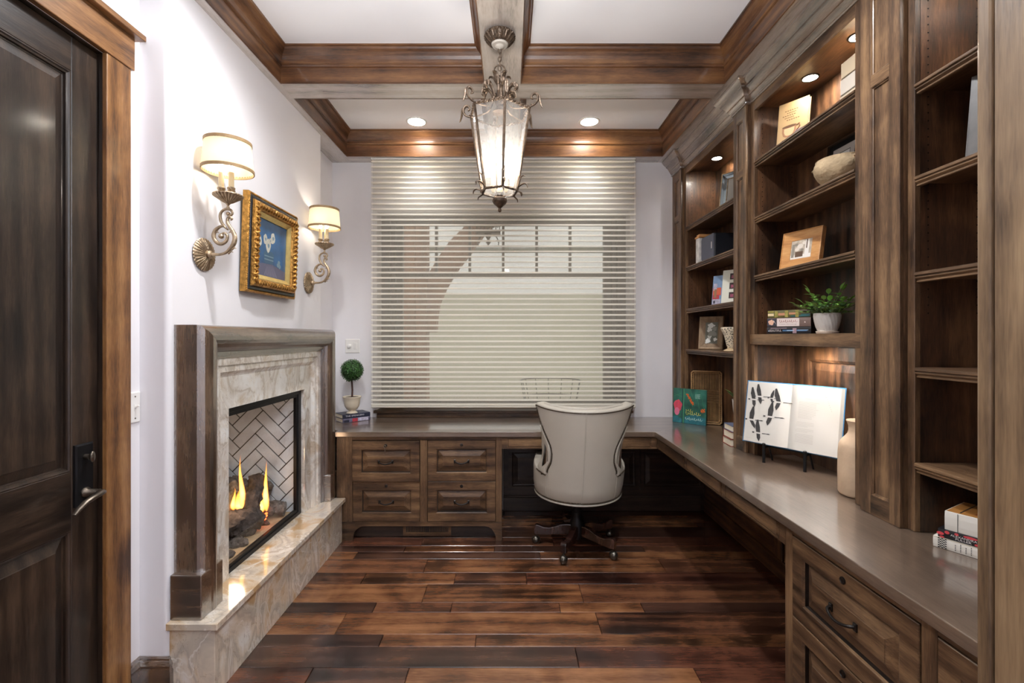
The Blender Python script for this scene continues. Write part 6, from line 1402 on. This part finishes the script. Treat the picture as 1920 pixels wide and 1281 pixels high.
for i, (lb, c, t_) in enumerate((('bottom red cloth book under the small white pot', srgb(140, 70, 54), .043), ('middle red cloth book under the small white pot', srgb(120, 58, 50), .043), ('top slate blue book under the small white pot', srgb(92, 98, 120), .036))):
    t = thing('book', lb, 'book', (1.336 + .004 * i, 2.905, ZD + (0, .0433, .0866)[i]), (0, 0, R(-4)), SB)
    m = MB(); L_, D_ = .21, .125; b = .003
    m.box(0, L_, -D_, 0, 0, b); m.box(0, L_, -D_, 0, t_ - b, t_); m.box(0, L_, -.001, .002, 0, t_); sub('cover', m, M1('cloth_%d' % i, c, .7, var=.1), t, local=True)
    m = MB(); m.box(.003, L_ - .004, -D_ + .004, -.001, b, t_ - b); sub('pages', m, M_CREAM, t, local=True)
qx, qy, qz = 1.415, 2.850, ZD + .1228
t = thing('small_potted_plant', 'small tapered white pot with a broad green leaf on three books', 'plant', (qx, qy, qz))
m = MB(); m.lathe([(.026, 0), (.029, .002), (.043, .145), (.044, .150), (.040, .150), (.038, .140), (0, .138)], 32, (qx, qy, qz)); sub('pot', m, bpy.data.materials['white_glaze'], t, smooth=40)
for i, (a, tl, L_) in enumerate(((3.6, .55, .12), (2.6, .35, .10), (4.6, .5, .11), (5.6, .6, .10), (.9, .6, .11), (1.8, .7, .10))):
    m = MB(); leafmesh(m, Vector((qx + .012 * math.cos(a), qy + .012 * math.sin(a), qz + .138)), Vector((math.cos(a) * tl, math.sin(a) * tl, .7)), L_, .022, Vector((0, 0, 1)), n=7, curl=.35); sub('leaf', m, M1('leaf_broad', srgb(96, 124, 62), .4, var=.3, vs=14), t, smooth=60)
# ---- nearest bay: three books on the worktop, one upright on the shelf
rz = math.atan2(-.87, .49); SN = 'books at the near end of the worktop'
t = book_flat('bottom white book by the opening, spine with a black check pattern', (1.336, 1.462, ZD), rz, .235, .16, .034, M1('jacket_white', srgb(226, 222, 212), .35, var=.02), SN)
m = MB()
for i in range(5):
    for j in range(9):
        if (i + j) % 2 == 0: rect(m, .012 + .0042 * i, .0162 + .0042 * i, .002 + .0034 * j, .0054 + .0034 * j, .0034, 0)
for q in range(4):
    for j in range(4 + q % 2): rect(m, .052 + .012 * q, .0545 + .012 * q, .006 + .005 * j, .0085 + .005 * j, .0034, 0)
rect(m, .112, .124, .006, .027, .0034, 0); rect(m, .1145, .1215, .009, .024, .0036, 1)
for j in range(4): rect(m, .140, .145, .008 + .005 * j, .011 + .005 * j, .0034, 0)
rect(m, .0, .235, .0322, .0335, .0032, 1); sub('spine_print', m, [M1('print_black', srgb(36, 36, 38)), M1('print_olive_tan', srgb(170, 150, 110))], t, local=True)
t = book_flat('black jacketed book with red petals lettered ALEXANDRA FULLER, middle of the near stack', (1.342, 1.452, ZD + .0343), rz, .225, .15, .0265, M1('jacket_black', srgb(34, 32, 34), .3, var=.1), SN)
lettering('ALEXANDRA', FS, .030, .0125, .0037, .060, .006, M1('print_white', srgb(232, 230, 228)), t); lettering('FULLER', FS, .042, .0045, .0037, .036, .006, M1('print_white', srgb(232, 230, 228)), t); lettering('C', FS, .122, .010, .0037, .006, .007, M1('print_white', srgb(232, 230, 228)), t)
m = MB()
for u, v, a0, b0 in ((.022, .020, .006, .005), (.006, .013, .009, .005), (.044, .022, .005, .004), (.075, .022, .016, .004), (.105, .014, .007, .009), (.093, .006, .009, .004), (.010, .003, .006, .003), (.16, .018, .009, .006)): m.add([FS.p(u + a0 * math.cos(a), v + b0 * math.sin(a), .0034) for a in [2 * math.pi * i / 14 for i in range(14)]], [tuple(range(14))])
sub('petal_print', m, M1('print_petal_red', srgb(208, 72, 78)), t, local=True)
t = book_flat('thick white book lettered STRIKES AGAIN with an orange top cover, top of the near stack', (1.352, 1.440, ZD + .0611), rz, .215, .15, .058, M1('jacket_white', srgb(226, 222, 212), .35, var=.02), SN)
m = MB(); m.add([(.002, .002, .0584), (.213, .002, .0584), (.213, .148, .0584), (.002, .148, .0584)], [(0, 1, 2, 3)], 0); m.add([(.03, .01, .0586), (.034, .01, .0586), (.034, .148, .0586), (.03, .148, .0586)], [(0, 1, 2, 3)], 1)
for i in range(4): m.add([(.06 + .0 * i, .03 + .026 * i, .0586), (.19, .03 + .026 * i, .0586), (.19, .042 + .026 * i, .0586), (.06, .042 + .026 * i, .0586)], [(0, 1, 2, 3)], 1 if i % 2 else 2)
rect(m, .030, .0315, .001, .057, .0034, 1); sub('jacket_print', m, [M1('print_amber', srgb(176, 122, 64), .4, var=.15, vs=30), M1('print_black', srgb(36, 36, 38)), M1('print_rust', srgb(150, 70, 44))], t, local=True)
for s, u, c, L_ in (('SHANNON', .078, M1('print_coral', srgb(206, 140, 140)), .040), ('STRIKES', .090, M1('print_black', srgb(36, 36, 38)), .036), ('AGAIN', .103, M1('print_deep_green', srgb(30, 74, 56)), .030)): lettering(s, FS, u + .004, .010, .0037, L_, .0075, c, t, vert=True)
t = book_stand('dark upright book on the second shelf of the nearest bay by the opening', (1.378, 1.40, 1.9615), math.atan2(-.9, .35), R(8), .17, .25, .02, M1('jacket_charcoal', srgb(62, 56, 52), .4, var=.35, vs=20))
